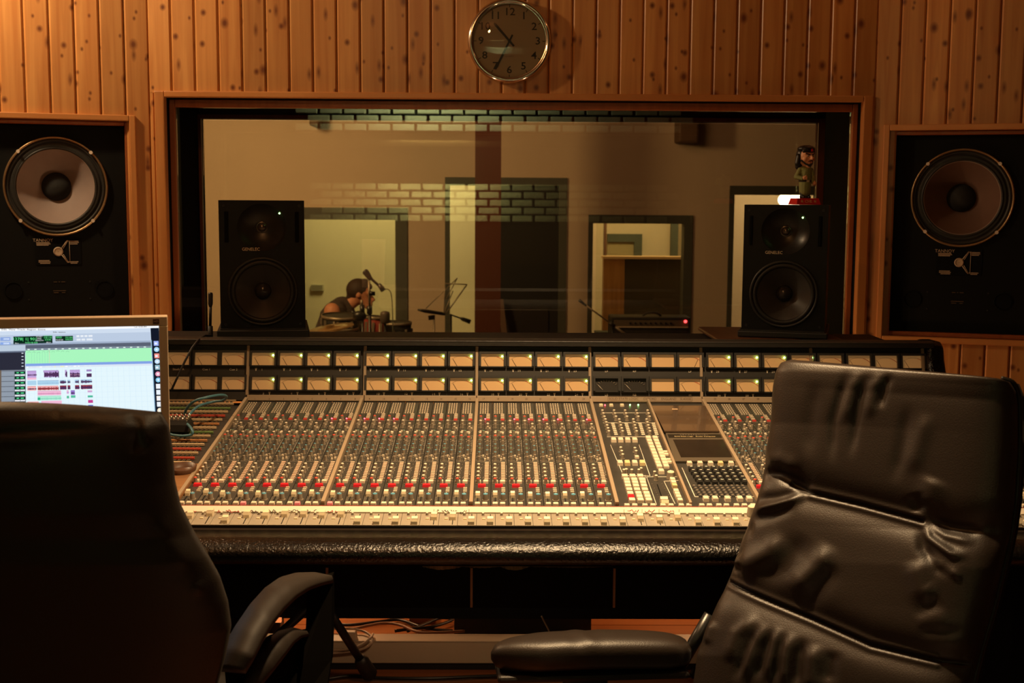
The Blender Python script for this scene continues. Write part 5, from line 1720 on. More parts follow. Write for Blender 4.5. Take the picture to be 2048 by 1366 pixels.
def polyat(pl, t):
    """point at parameter t of a pixel polyline with depth, by length"""
    ls = [0]
    for a, b in zip(pl, pl[1:]): ls.append(ls[-1] + math.hypot(b[0] - a[0], b[1] - a[1]))
    s = t * ls[-1]
    for i in range(len(pl) - 1):
        if s <= ls[i + 1] or i == len(pl) - 2:
            q = (s - ls[i]) / max(ls[i + 1] - ls[i], 1e-9)
            return [pl[i][k] + (pl[i + 1][k] - pl[i][k]) * q for k in range(3)]


def segd(x, y, pts):
    """distance to a polyline, and how far along it (0..1)"""
    best = (1e9, 0); acc = 0; tot = sum(math.hypot(q[0] - p[0], q[1] - p[1]) for p, q in zip(pts, pts[1:]))
    for (ax, ay), (bx, by) in zip(pts, pts[1:]):
        vx, vy = bx - ax, by - ay; l = math.hypot(vx, vy)
        t = max(0, min(1, ((x - ax) * vx + (y - ay) * vy) / (l * l)))
        d = math.hypot(x - ax - t * vx, y - ay - t * vy)
        if d < best[0]: best = (d, (acc + t * l) / tot)
        acc += l
    return best


def cushion(name, L, Rr, T1, T2, wr, m_, parent, NU=120, NV=150, eu=6, ev=10, curve=0.0, topdip=0.0):
    """padded panel between two edge lines, with folds and seams pressed into its front"""
    g = [[None] * (NU + 1) for _ in range(NV + 1)]
    ctr = []
    for j in range(NV + 1):
        v_ = j / NV
        a = polyat(L, v_); b = polyat(Rr, v_)
        for i in range(NU + 1):
            u_ = i / NU
            u2 = .5 - .5 * math.cos(math.pi * u_) if False else u_
            px = a[0] + (b[0] - a[0]) * u2; py = a[1] + (b[1] - a[1]) * u2 + topdip * (1 - v_) ** 8 * math.sin(math.pi * u2)
            D = a[2] + (b[2] - a[2]) * u2 - curve * math.sin(math.pi * u2)
            g[j][i] = (P(px, py, D), px, py, u2, v_)
    nrm = (g[0][NU][0] - g[0][0][0]).cross(g[NV][0][0] - g[0][0][0]).normalized()
    if nrm.y > 0: nrm = -nrm
    fr = []; bk = []
    for j in range(NV + 1):
        for i in range(NU + 1):
            p, px, py, u_, v_ = g[j][i]
            e = max(0, 1 - abs(2 * u_ - 1) ** eu) ** .5 * max(0, 1 - abs(2 * v_ - 1) ** ev) ** .5
            d = T1 * e
            w_ = 0
            for (pts, amp, wd) in wr:
                xs = [q[0] for q in pts]; ys = [q[1] for q in pts]
                if px < min(xs) - 3 * wd or px > max(xs) + 3 * wd or py < min(ys) - 3 * wd or py > max(ys) + 3 * wd: continue
                d_, t_ = segd(px, py, pts)
                if wd < 6 and abs(amp) > .003 and len(pts) >= 3 and pts[-1][0] - pts[0][0] > 150: w_ += amp * .8 * math.exp(-(d_ / wd) ** 2)
                elif wd > 30: w_ += amp * math.exp(-(d_ / wd) ** 2)
                else:
                    fd = max(0, min(1, t_ / .3, (1 - t_) / .3)); fd = fd * fd * (3 - 2 * fd)
                    w_ += amp * .85 * fd * math.exp(-(d_ / (wd * 1.3)) ** 2)
            fr.append(p + nrm * (d + w_ * min(1, e * 1.6)))
            bk.append(p - nrm * (T2 * e))
    n = (NU + 1)
    v = fr + bk
    N = len(fr)
    f = []
    for j in range(NV):
        for i in range(NU):
            a = j * n + i
            f.append((a, a + n, a + n + 1, a + 1)); f.append((N + a, N + a + 1, N + a + n + 1, N + a + n))
    # border shared positions are coincident: close it
    for j in range(NV):
        a = j * n; f.append((a, N + a, N + a + n, a + n)); a = j * n + NU; f.append((a, a + n, N + a + n, N + a))
    for i in range(NU):
        f.append((i, i + 1, N + i + 1, N + i)); a = NV * n + i; f.append((a, N + a, N + a + 1, a + 1))
    o = MB().add(v, f, smooth=True).build(name, m_, parent)
    return o


def star_base(parent, x, y, seat_z, m_):
    MB().cyl((x, y, .10), .03, .025, seat_z - .12, 16).build('gas_column', SHELL, parent)
    for k in range(5):
        a = R(20 + 72 * k); c = Vector((x, y, .09)); e = Vector((x + .30 * math.cos(a), y + .30 * math.sin(a), .075))
        MB().tube([c, e], [.028, .018], 10).build('base_leg', SHELL, parent)
        q = MB(); q.cyl((0, 0, -.012), .028, .028, .024, 16, 0, T(e - Vector((0, 0, .047))) @ rot(a, 'Z') @ rot(math.pi / 2, 'X')); q.rod(e - Vector((0, 0, .045)), e, .007)
        q.build('caster', SHELL, parent)


ch2 = empty('leather_chair', (.62, 2.0, 0), 'brown-black leather armchair with stitched seams and wide back, turned sideways at right', 'chair', 'leather office chairs')
LL = [(1583, 719, 2.315), (1563, 727, 2.32), (1554, 745, 2.32), (1549, 775, 2.32), (1545, 850, 2.31), (1536, 900, 2.30), (1529, 950, 2.29), (1518, 1000, 2.28), (1500, 1050, 2.27), (1480, 1105, 2.26), (1462, 1155, 2.25), (1438, 1208, 2.24), (1416, 1260, 2.23), (1399, 1310, 2.22), (1391, 1366, 2.21), (1388, 1450, 2.20), (1392, 1540, 2.19)]
RRr = [(1998, 757, 2.055), (2020, 764, 2.05), (2031, 782, 2.05), (2035, 810, 2.05), (2035, 900, 2.03), (2029, 1000, 2.01), (2019, 1070, 2.0), (2003, 1140, 1.98), (1984, 1220, 1.97), (1963, 1290, 1.96), (1944, 1366, 1.95), (1928, 1450, 1.94), (1915, 1540, 1.93)]
wr = [
    # first seam with its gathers
    ([(1600, 972), (1640, 990), (1740, 1013), (1862, 1046)], -.011, 3.5), ([(1640, 983), (1740, 1005), (1862, 1037)], .0035, 5), ([(1640, 997), (1740, 1021), (1862, 1054)], .0045, 5),
    ([(1500, 940), (1560, 948), (1600, 965), (1640, 990), (1860, 1045), (1930, 1060), (2010, 1065)], -.012, 34),
    ([(1528, 943), (1575, 950), (1620, 972), (1648, 990)], -.012, 9), ([(1530, 925), (1580, 928), (1625, 950)], .008, 14),
    ([(1515, 1026), (1575, 1014), (1640, 993)], .010, 6), ([(1522, 1002), (1575, 1000), (1620, 990)], -.007, 8), ([(1512, 1045), (1570, 1035), (1620, 1015)], -.006, 9),
    ([(1862, 1046), (1880, 1080), (1925, 1112), (1960, 1118)], .009, 6), ([(1868, 1042), (1920, 1058), (1985, 1066)], -.008, 8), ([(1872, 1050), (1910, 1075), (1970, 1090)], .006, 6), ([(1858, 1060), (1868, 1100), (1900, 1140), (1940, 1158)], -.009, 8),
    ([(1875, 1110), (1905, 1140), (1950, 1160)], .007, 7), ([(1850, 990), (1862, 1030)], -.006, 12), ([(1895, 960), (1870, 1020)], .006, 18),
    # second seam
    ([(1462, 1163), (1540, 1196), (1640, 1237), (1760, 1290), (1890, 1322), (1950, 1330)], -.011, 3.5), ([(1462, 1156), (1540, 1188), (1640, 1229), (1760, 1281), (1890, 1313)], .0035, 5), ([(1462, 1171), (1540, 1204), (1640, 1245), (1760, 1299), (1890, 1331)], .004, 5),
    ([(1440, 1158), (1540, 1196), (1640, 1237), (1760, 1290), (1890, 1322), (1960, 1335)], -.014, 34),
    # broad folds between the seams
    ([(1600, 1075), (1560, 1110), (1480, 1140)], .010, 16), ([(1690, 1090), (1660, 1140), (1605, 1190)], .011, 16), ([(1640, 1070), (1590, 1140), (1530, 1165)], -.008, 18), ([(1700, 1130), (1660, 1185), (1625, 1215)], -.005, 14),
    ([(1850, 1120), (1865, 1180), (1900, 1200)], .008, 16), ([(1905, 1195), (1880, 1215), (1850, 1240)], -.003, 12), ([(1850, 1262), (1900, 1268), (1950, 1262)], -.003, 9), ([(1850, 1242), (1925, 1235)], .003, 12),
    ([(1490, 1060), (1530, 1062)], -.006, 9), ([(1480, 1100), (1500, 1115)], -.008, 7), ([(1460, 1130), (1490, 1140), (1510, 1145)], -.008, 6), ([(1475, 1125), (1500, 1127)], .006, 7),
    # gathers under the second seam
    ([(1545, 1232), (1500, 1270), (1478, 1330)], .007, 11), ([(1562, 1245), (1535, 1290), (1512, 1366)], .008, 9), ([(1582, 1250), (1575, 1300), (1560, 1366)], .007, 8), ([(1610, 1262), (1600, 1310), (1596, 1380)], .008, 10), ([(1655, 1285), (1650, 1340), (1648, 1390)], .008, 12),
    ([(1548, 1250), (1520, 1300), (1495, 1366)], -.007, 7), ([(1572, 1255), (1555, 1310), (1538, 1366)], -.007, 6), ([(1596, 1262), (1585, 1310), (1578, 1370)], -.006, 6), ([(1632, 1275), (1622, 1320), (1618, 1380)], -.008, 8), ([(1690, 1300), (1680, 1370)], -.006, 12), ([(1440, 1240), (1425, 1290)], .007, 12),
    # pleats falling from the top
    ([(1712, 742), (1708, 780), (1690, 850), (1688, 940)], -.0060, 7), ([(1760, 748), (1748, 775), (1735, 850), (1725, 930)], -.0060, 7), ([(1800, 752), (1788, 790), (1782, 830)], -.0055, 7), ([(1735, 748), (1728, 790), (1712, 860)], .0045, 8), ([(1780, 752), (1770, 785), (1760, 850)], .0045, 8),
    ([(1655, 765), (1645, 850), (1640, 930)], -.0045, 12), ([(1840, 810), (1830, 880), (1810, 980)], -.0045, 10), ([(1880, 830), (1860, 900), (1845, 960)], .005, 12),
]
cushion('backrest', LL, RRr, .050, .045, wr, LEA, ch2, 150, 210)
sl = [(p[0] - 2, p[1] + (6 if i == 0 else 0), p[2] + .045) for i, p in enumerate(LL)]
sr2 = [(p[0] + 16, p[1] + (4 if i == 0 else 0), p[2] + .05) for i, p in enumerate(RRr)]
cushion('back_shell', sl, sr2, .022, .022, [], SHELL, ch2, 24, 30, 10, 12)
pipe = [P(p[0] - 5, p[1], p[2] + .004) for p in RRr]
MB().tube(smooth_pts([P(p[0] + 4, p[1], p[2] + .012) for p in RRr], 4), .0045, 6).build('edge_piping', LEA2, ch2)
# arm pad with rounded ends
az = .578
top = [(1090, 1272), (1180, 1264), (1280, 1261), (1330, 1264), (1362, 1285)]
A0, A1 = PZ(982, 1312, az), PZ(1382, 1302, az)
axd = (A1 - A0); axL = axd.length; axd.normalize(); ayd = Vector((0, 0, 1)).cross(axd)
MA = frame(axd, ayd, (0, 0, 1), A0)
NA, NB_ = 46, 26
v = []
for i in range(NA + 1):
    t = i / NA
    xx = axL * t
    e = max(0.0, 1 - abs(2 * t - 1) ** 7) ** .5
    wy = .048 * (.25 + .75 * e) * min(1, .62 + t * 1.6) * (.9 + .1 * math.sin(math.pi * t)); hz = .030 * (.2 + .8 * e)
    for j in range(NB_):
        a = 2 * math.pi * j / NB_
        c, s_ = math.cos(a), math.sin(a)
        cc_ = abs(c) ** .6 * (1 if c > 0 else -1); ss = abs(s_) ** .75 * (1 if s_ > 0 else -1)
        fold = .0016 * math.sin(xx * 120 + cc_ * 2) * math.exp(-((xx - .17) / .03) ** 2) if s_ > 0 else 0
        v.append((xx, wy * cc_, hz * ss + fold + .008 * math.sin(math.pi * t)))
f = [(i * NB_ + j, (i + 1) * NB_ + j, (i + 1) * NB_ + (j + 1) % NB_, i * NB_ + (j + 1) % NB_) for i in range(NA) for j in range(NB_)] + [tuple(range(NB_)), tuple(reversed(range(NA * NB_, (NA + 1) * NB_)))]
MB().add(v, f, smooth=True).build('arm_pad', LEA, ch2, M=MA, local=True)
MB().span((.01, -.040, -.040), (axL - .01, .040, -.026)).build('arm_underside', LEA2, ch2, M=MA, local=True, bevel=.006)
pp = PZ(1170, 1340, az - .04)
MB().span((pp.x - .042, pp.y - .02, .42), (pp.x + .042, pp.y + .02, az - .036)).build('arm_post', SHELL, ch2, bevel=.008)
MB().rod(A1 - Vector((.02, 0, .03)), P(1420, 1230, 2.28), .012, 8).build('arm_bracket', SHELL, ch2)
MB().span((pp.x - .02, 1.72, .40), (.93, 2.28, .50)).build('seat', LEA, ch2, bevel=.04, bseg=4)
star_base(ch2, .60, 2.0, .40, SHELL)

ch1 = empty('leather_chair', (-.66, 2.05, 0), 'dark leather office chair seen from behind at left, in front of the computer display', 'chair', 'leather office chairs')
RL = [(322, 824, 1.82), (338, 850, 1.82), (346, 900, 1.82), (350, 960, 1.82), (362, 1012, 1.82), (387, 1062, 1.83), (416, 1110, 1.83), (440, 1152, 1.84), (456, 1200, 1.85), (463, 1250, 1.86), (452, 1310, 1.87), (430, 1390, 1.88), (405, 1500, 1.88)]
LLf = [(-250, 812, 1.80), (-268, 850, 1.80), (-278, 900, 1.80), (-285, 960, 1.80), (-297, 1012, 1.80), (-322, 1062, 1.80), (-350, 1110, 1.80), (-374, 1152, 1.80), (-390, 1200, 1.80), (-397, 1250, 1.80), (-386, 1310, 1.80), (-364, 1390, 1.80), (-340, 1500, 1.80)]
wl = [([(-200, 862), (0, 856), (180, 846), (260, 842)], -.006, 6), ([(-200, 872), (0, 868), (180, 858)], .004, 8), ([(262, 822), (280, 838), (300, 846)], -.008, 7), ([(285, 830), (300, 850), (310, 880)], .006, 9), ([(270, 842), (285, 862), (290, 900)], -.006, 10),
      ([(120, 812), (135, 830)], -.002, 6), ([(200, 815), (215, 832)], -.0025, 6), ([(340, 1010), (350, 1060), (400, 1120)], .006, 16), ([(400, 1150), (415, 1175)], .005, 10)]
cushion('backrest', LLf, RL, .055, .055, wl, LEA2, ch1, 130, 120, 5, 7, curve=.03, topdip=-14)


def ribbon(name, up_, lo_, th, m_, parent, n=40):
    """curved band between two pixel edge lines with depth"""
    q = []
    for i in range(n + 1):
        a = P(*polyat(up_, i / n)); b = P(*polyat(lo_, i / n))
        q.append((a, b))
    v = []
    for a, b in q:
        d = Vector((0, .0, -th))
        m_1 = a.lerp(b, .5) + Vector((0, -.004, .004))
        v += [a, m_1, b, b + d + Vector((0, .02, 0)), a + d + Vector((0, .02, 0))]
    k_ = 5
    f = [(i * k_ + j, i * k_ + (j + 1) % k_, (i + 1) * k_ + (j + 1) % k_, (i + 1) * k_ + j) for i in range(n) for j in range(k_)]
    f += [tuple(range(k_))[::-1], tuple(n * k_ + j for j in range(k_))]
    return MB().add(v, f, smooth=True).build(name, m_, parent)


ARM = mat('black_armrest_plastic', (.020, .014, .010), .6, bump=.1, spec=.3)
ribbon('arm_rest', [(424, 1335, 1.93), (445, 1295, 1.94), (470, 1252, 1.97), (500, 1208, 2.02), (530, 1175, 2.08), (560, 1154, 2.14), (592, 1145, 2.2), (630, 1144, 2.26), (664, 1151, 2.3)],
       [(486, 1340, 1.90), (503, 1312, 1.91), (520, 1278, 1.94), (543, 1240, 1.98), (565, 1212, 2.03), (590, 1188, 2.08), (615, 1172, 2.14), (640, 1163, 2.2), (664, 1158, 2.28)], .014, ARM, ch1)
ribbon('lower_arm', [(478, 1400, 2.0), (488, 1366, 2.0), (505, 1318, 2.02), (530, 1282, 2.05), (556, 1262, 2.09), (585, 1254, 2.14), (614, 1262, 2.2)],
       [(500, 1420, 2.0), (520, 1366, 2.0), (545, 1335, 2.02), (568, 1305, 2.05), (585, 1282, 2.09), (600, 1270, 2.14), (616, 1267, 2.2)], .012, ARM, ch1)
q0 = [P(614, 1168, 2.24), P(664, 1153, 2.30), P(665, 1240, 2.28), P(662, 1320, 2.24), P(650, 1400, 2.18), P(590, 1420, 2.14), P(606, 1330, 2.18), P(612, 1250, 2.22)]
v = [tuple(p) for p in q0] + [tuple(p + Vector((0, .03, 0))) for p in q0]
MB().add(v, [tuple(range(8)), tuple(range(15, 7, -1))] + [(i, 8 + i, 8 + (i + 1) % 8, (i + 1) % 8) for i in range(8)]).build('arm_support', DEADB, ch1)
q0 = [P(440, 1340, 1.96), P(530, 1290, 2.02), P(612, 1275, 2.22), P(606, 1366, 2.2), P(580, 1450, 2.1), P(450, 1450, 1.98)]
v = [tuple(p + Vector((0, .03, 0))) for p in q0] + [tuple(p + Vector((0, .05, 0))) for p in q0]
MB().add(v, [tuple(range(6)), tuple(range(11, 5, -1))] + [(i, 6 + i, 6 + (i + 1) % 6, (i + 1) % 6) for i in range(6)]).build('side_panel', DEADB, ch1)
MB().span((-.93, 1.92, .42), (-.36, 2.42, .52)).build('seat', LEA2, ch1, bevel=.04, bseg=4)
star_base(ch1, -.64, 2.1, .42, SHELL)

# ================================================================== ON THE FLOOR UNDER THE CONSOLE
DUCT = mat('beige_trunking', (.62, .50, .36), .5)
yd = PZ(1000, 1327, .022).y
z1 = P(1000, 1284.5, yd).z
xa, xb = -1.05, 1.15
tkg = empty('cable_trunking', ((xa + xb) / 2, yd, .0), 'long beige cable trunking lying on the floor beneath the console', 'cable trunking')
yb = PZ(1000, 1270.5, z1).y
MB().span((xa, yd, .022), (xb, yb, z1)).build('channel', DUCT, tkg, bevel=.002)
MB().span((xa, yd - .002, z1), (xb, yb + .001, z1 + .004)).build('lid', DUCT, tkg, bevel=.001)
MB().span((xa + .01, yd + .006, .0005), (xb - .01, yb - .004, .022)).build('footing', BLACK, tkg)
stand = empty('tripod_stand', P(650, 1230, 3.3), 'black tripod stand leg with rubber foot on the floor beside the left chair', 'stand')
hub = P(640, 1195, 3.42)
ft = PZ(742, 1352, .012)
feet = [ft, Vector((hub.x - .30, hub.y + .05, .02)), Vector((hub.x + .02, hub.y - .34, .02))]
for i, e in enumerate(feet):
    MB().rod(hub, e, .0125, 12).build('leg', SHELL, stand)
    d = (e - hub).normalized()
    MB().tube([e - d * .085, e - d * .07, e - d * .01, e], [.014, .022, .024, .017], 14).build('rubber_foot', RUBBER, stand)
MB().cyl((hub.x, hub.y, hub.z - .05), .028, .028, .07, 16).build('hub', SHELL, stand)
MB().cyl((hub.x, hub.y, .14), .014, .014, hub.z - .15, 14).build('column', SHELL, stand)
WCAB = mat('off_white_cable', (.60, .45, .32), .5)
zt_ = z1 + .008
wc = empty('white_cable', PZ(700, 1275, zt_), 'off-white cable looping over the beige trunking by the tripod foot', 'cable')
MB().tube(smooth_pts([PZ(655, 1258, zt_ + .004), PZ(690, 1257, zt_ + .01), PZ(725, 1262, zt_ + .006), PZ(742, 1272, zt_ + .004), P(744, 1284, yd - .012), P(730, 1296, yd - .016), P(700, 1303, yd - .014), P(655, 1307, yd - .012)]), .0040, 8).build('cord', WCAB, wc)
MB().tube(smooth_pts([P(655, 1300, yd - .010), P(690, 1299, yd - .022), P(722, 1290, yd - .024), PZ(741, 1276, zt_ + .012), PZ(746, 1268, zt_ + .004)]), .0036, 8).build('cord', WCAB, wc)
MB().key(tuple(PZ(699, 1276, zt_ - .004)), (.045, .03, .022), e=.15).build('plug', WCAB, wc, bevel=.002)
bc = random.Random(4)
for i, (pts, lb) in enumerate(((([(655, 1246), (700, 1250), (760, 1243), (800, 1240), (850, 1256), (905, 1262)]), 'dark cable trailing along the floor boards behind the trunking'),
                               ([(790, 1262), (820, 1258), (860, 1254), (890, 1246), (905, 1238), (880, 1236), (850, 1248), (815, 1262)], 'black cable coiled behind the trunking near the pedestal'),
                               ([(645, 1360), (700, 1352), (760, 1356), (860, 1357), (960, 1353), (1060, 1350), (1100, 1345)], 'long black cable lying across the floor in front of the trunking'),
                               ([(1320, 1268), (1345, 1272), (1370, 1282), (1385, 1300), (1390, 1330), (1380, 1352)], 'black cable hanging down between arm pad and right chair back'),
                               ([(690, 1262), (760, 1247), (800, 1250), (830, 1262), (860, 1266), (930, 1262)], 'brown cable curving behind the trunking'))):
    P3 = [PZ(px, py, .008 + .003 * bc.random() + (.006 * i if i in (0, 1, 4) else 0)) for px, py in pts]
    o = empty('floor_cable', P3[0], lb, 'cable', 'cables under the console')
    MB().tube(smooth_pts(P3), .0055 if i != 4 else .005, 8).build('cord', mat('cable_brown', (.30, .15, .08), .5) if i == 4 else SHELL, o)
gc = empty('hanging_cable', P(1092, 1255, 3.6), 'thin grey cable hanging beside the centre pedestal of the console', 'cable')
MB().tube(smooth_pts([P(1083, 1232, 3.56), P(1090, 1246, 3.57), P(1097, 1260, 3.58), P(1100, 1272, 3.59)]), .0025, 8).build('cord', mat('grey_cable', (.25, .2, .13), .5), gc)
bx = PZ(845, 1248, .0)
MB().span((bx.x - .045, bx.y, .001), (bx.x + .045, bx.y + .06, .02)).build('wooden_block', mat('raw_pine_block', (.50, .22, .08), .6), bevel=.002, label='small pine block on the floor among the cables behind the trunking', cat='block')
glow_at = P(557, 1240, 3.59)
MB().box((glow_at.x, glow_at.y, glow_at.z), (.017, .012, .012)).build('added_glow_patch', emit('amber_glow', (1, .28, .08), .9), con)  # added glowing block standing in for floor glimpsed through the gap
for x in (XB - .06, XA + .06):
    MB().span((x - .02, 2.75, .001), (x + .02, TR.y + .44, .67)).build('end_panel', BLACKM, con)
# crumpled paper bag at the right
pb0 = PZ(2030, 1345, .0)
q = MB(); g = []
cr_ = random.Random(9)
for j in range(9):
    for i in range(16):
        a = 2 * math.pi * i / 16; t = j / 8
        r1 = (.10 + .05 * math.sin(t * 3.0)) * (1 + .22 * cr_.uniform(-1, 1)) * (1 - .35 * t)
        g.append((pb0.x + .09 + r1 * 1.2 * math.cos(a), pb0.y + .10 + r1 * .8 * math.sin(a), .002 + .17 * t + .012 * cr_.uniform(0, 1) * (j > 0)))
q.add(g, [(j * 16 + i, j * 16 + (i + 1) % 16, (j + 1) * 16 + (i + 1) % 16, (j + 1) * 16 + i) for j in range(8) for i in range(16)] + [tuple(range(16))[::-1], tuple(range(128, 144))])
q.build('paper_bag', mat('crumpled_paper', (.62, .46, .26), .85, bump=.3), M=(pb0.x + .09, pb0.y + .1, 0), label='crumpled beige paper bag on the floor at the right edge, behind the right chair', cat='bag')

# ================================================================== IN THE TRACKING ROOM
GYP = 10.5
def V(px, py, dy=0.0): return P(px, py, GYP + dy)
SKIN = mat('skin', (.55, .24, .13), .55)
HAIR = mat('short_dark_hair', (.035, .018, .010), .7, bump=.5)
VEST = mat('dark_sleeveless_shirt', (.055, .04, .032), .85)
TROU = mat('dark_trousers', (.03, .028, .025), .85)
per = empty('person', Vector((V(655, 700).x, GYP, TF)), 'person in a dark sleeveless shirt sitting bent forward behind the drums, head down', 'person')
hipL, hipR = V(646, 738, -.11), V(646, 738, .11)
kneeL, kneeR = V(735, 748, -.20), V(735, 748, .22)
shL, shR = V(664, 622, -.21), V(676, 618, .19)
chest, waist, neck = V(677, 637), V(652, 690), V(697, 610)
hc = V(720, 584)
M0 = I4
b = MB()
b.caps(hipL, hipR, .12, .12).caps(V(650, 738), waist, .13, .125).caps(waist, chest, .125, .145).caps(shL, shR, .062, .062).caps(chest, V(686, 617), .15, .09)
b.caps(V(688, 617), V(704, 604), .066, .056).caps(V(704, 604), V(711, 598), .056, .06)
# head: skull, jaw, nose, brow, ears; it looks down and to the right
b.sphere(hc, .092, sc=(1.0, .84, 1.05)).caps(hc + Vector((.02, 0, -.03)), hc + Vector((.065, 0, -.105)), .07, .042)
b.caps(hc + Vector((.085, 0, -.025)), hc + Vector((.112, 0, -.065)), .013, .017)
b.caps(hc + Vector((.08, -.045, -.005)), hc + Vector((.08, .045, -.005)), .016, .016)
b.caps(hc + Vector((.094, -.022, -.095)), hc + Vector((.094, .022, -.095)), .010, .010)
for s_ in (-1, 1): b.sphere(hc + Vector((-.006, s_ * .079, -.02)), .024, sc=(.8, .45, 1.25))
# arms: shoulder, elbow, wrist
elL, wrL = V(672, 672, -.27), V(712, 656, -.18)
elR, wrR = V(700, 670, .25), V(738, 655, .14)
for sh, el, wr_ in ((shL, elL, wrL), (shR, elR, wrR)):
    b.caps(sh, el, .068, .046).caps(el, wr_, .043, .027)
    d = (wr_ - el).normalized(); sd = d.cross(Vector((0, 0, 1))).normalized(); upv = sd.cross(d)
    b.caps(wr_, wr_ + d * .055, .028, .034).caps(wr_ + d * .03 - sd * .02, wr_ + d * .03 + sd * .02, .024, .024)
    for i in range(4):
        o_ = sd * (-.030 + .020 * i); l1 = (.036, .042, .040, .032)[i]
        k1 = wr_ + d * .085 + o_; k2 = k1 + d * l1 * .7 - upv * .018; k3 = k2 - upv * .028 - d * .010
        b.caps(k1 - d * .01, k2, .0095, .0090).caps(k2, k3, .0090, .0078)
    t1 = wr_ + d * .03 - sd * .036; b.caps(t1, t1 + d * .03 - sd * .012 - upv * .012, .011, .010).caps(t1 + d * .03 - sd * .012 - upv * .012, t1 + d * .055 - upv * .026, .010, .0085)
# legs
for h_, k_ in ((hipL, kneeL), (hipR, kneeR)):
    an = Vector((k_.x + .02, k_.y, TF + .09))
    b.caps(h_, k_, .085, .060).caps(k_, an, .058, .036).caps(an - Vector((.02, 0, .04)), an + Vector((.14, 0, -.055)), .038, .03)
body = blob(b, 'body', SKIN, per, .0085, T(W['person'].translation) @ T(-W['person'].translation), 3)
b = MB()
b.caps(waist - Vector((0, 0, .02)), waist, .138, .138).caps(waist, chest, .138, .158).caps(chest, V(684, 618), .165, .108).caps(V(672, 620, -.12), V(680, 616, .12), .085, .085)
blob(b, 'sleeveless_shirt', VEST, per, .009, I4, 3)
b = MB()
b.caps(hipL, hipR, .135, .135).caps(V(650, 738), waist - Vector((0, 0, .05)), .14, .135)
for h_, k_ in ((hipL, kneeL), (hipR, kneeR)):
    an = Vector((k_.x + .02, k_.y, TF + .13)); b.caps(h_, k_, .095, .072).caps(k_, an, .070, .055)
blob(b, 'trousers', TROU, per, .010, I4, 3)
b = MB()
b.sphere(hc + Vector((-.018, 0, .020)), .098, sc=(1.02, .90, .98)).caps(hc + Vector((-.05, 0, -.01)), hc + Vector((-.075, 0, -.05)), .065, .045).caps(hc + Vector((.04, 0, .06)), hc + Vector((.075, 0, .045)), .055, .03)
blob(b, 'hair', HAIR, per, .007, I4, 2)
for s_ in (-1, 1):
    MB().sphere(hc + Vector((.088, s_ * .030, -.028)), .0085, seg=10, rings=8).build('eye', mat('eye', (.5, .4, .35), .3), per)
    k_ = kneeL if s_ < 0 else kneeR
    b = MB(); a_ = Vector((k_.x + .02, k_.y, TF)); b.caps(a_ + Vector((-.04, 0, .05)), a_ + Vector((.06, 0, .045)), .046, .042).caps(a_ + Vector((.06, 0, .045)), a_ + Vector((.16, 0, .036)), .042, .033).span(a_ + Vector((-.085, -.045, .0)), a_ + Vector((.19, .045, .02)))
    blob(b, 'shoe', SHELL, per, .007, I4, 2)
stool = empty('drum_stool', Vector((V(650, 740).x, GYP, TF)), 'low round black stool under the crouching person', 'stool')
sz = hipL.z - .135
MB().cyl((V(650, 740).x, GYP, sz - .07), .17, .165, .065, 28).build('seat', SHELL, stool, bevel=.01)
MB().cyl((V(650, 740).x, GYP, TF + .1), .018, .018, sz - .07 - TF - .1, 12).build('column', CHROME, stool)
for i in range(3):
    a = R(30 + 120 * i); MB().rod((V(650, 740).x, GYP, TF + .22), (V(650, 740).x + .22 * math.cos(a), GYP + .22 * math.sin(a), TF + .01), .010).build('leg', CHROME, stool)

STEEL = mat('dull_steel', (.32, .27, .20), .45, .6)
SKN = mat('drum_head', (.16, .12, .085), .6); DHD = mat('black_drum_head', (.02, .017, .014), .6)
CYMB = mat('bronze_cymbal', (.48, .30, .12), .3, .9)


def drum(name, c, r, h, tiltx, tilty, shell, label, grp='drums of the kit', cat='drum', legs=0, hd=None):
    M = T(c) @ rot(R(tilty), 'Y') @ rot(R(tiltx), 'X')
    o = empty(name, M, label, cat, grp)
    MB().lathe([(r * .96, 0), (r * .96, h), (r * .94, h), (r * .94, 0), (r * .96, 0)], 40).build('shell', shell, o, M=M, local=True)
    for z in (0, h):
        MB().lathe([(r * .965, z - .012), (r, z - .012), (r, z + .012), (r * .965, z + .012)], 40).build('hoop', STEEL, o, M=M, local=True)
        MB().cyl((0, 0, z - .003), r * .96, r * .96, .006, 40).build('drum_head', hd or SKN, o, M=M, local=True)
    for i in range(8):
        a = 2 * math.pi * i / 8
        MB().box((r * .985 * math.cos(a), r * .985 * math.sin(a), h / 2), (.018, .018, h * .55)).build('lug', STEEL, o, M=M, local=True)
    if legs:
        for i in range(3):
            a = R(legs + 120 * i); x, y = c.x + r * math.cos(a) * 1.03, c.y + r * math.sin(a) * 1.03
            MB().rod((x, y, TF + .005), (x, y, c.z + h * .7), .008).build('leg', STEEL, o)
    return o


RSH = mat('red_drum_shell', (.26, .03, .02), .45); BSH = mat('black_drum_shell', (.006, .005, .0045), .6, spec=.3)
drum('snare_drum', V(680, 655, -.55), .150, .09, 4, 2, BSH, 'shallow dark snare drum with steel hoops in front of the crouching person', legs=20, hd=DHD)
drum('tom_drum', V(724, 670, -.32), .085, .12, 25, -8, BSH, 'small dark tom drum tilted in front of the person', hd=DHD)
drum('tom_drum', V(747, 672, -.55), .085, .15, 0, 4, RSH, 'small red tom drum standing at the middle of the kit', legs=70, hd=DHD)
drum('floor_tom', V(790, 692, -.25), .14, .19, 0, 0, BSH, 'black floor tom at the right end of the drum kit', legs=50, hd=DHD)
cy_c = V(660, 656, -.95)
MY = T(cy_c) @ rot(R(-9), 'Y') @ rot(R(5), 'X')
cyo = empty('cymbal', MY, 'thin bronze cymbal on a stand, tilted low in front of the snare drum', 'cymbal')
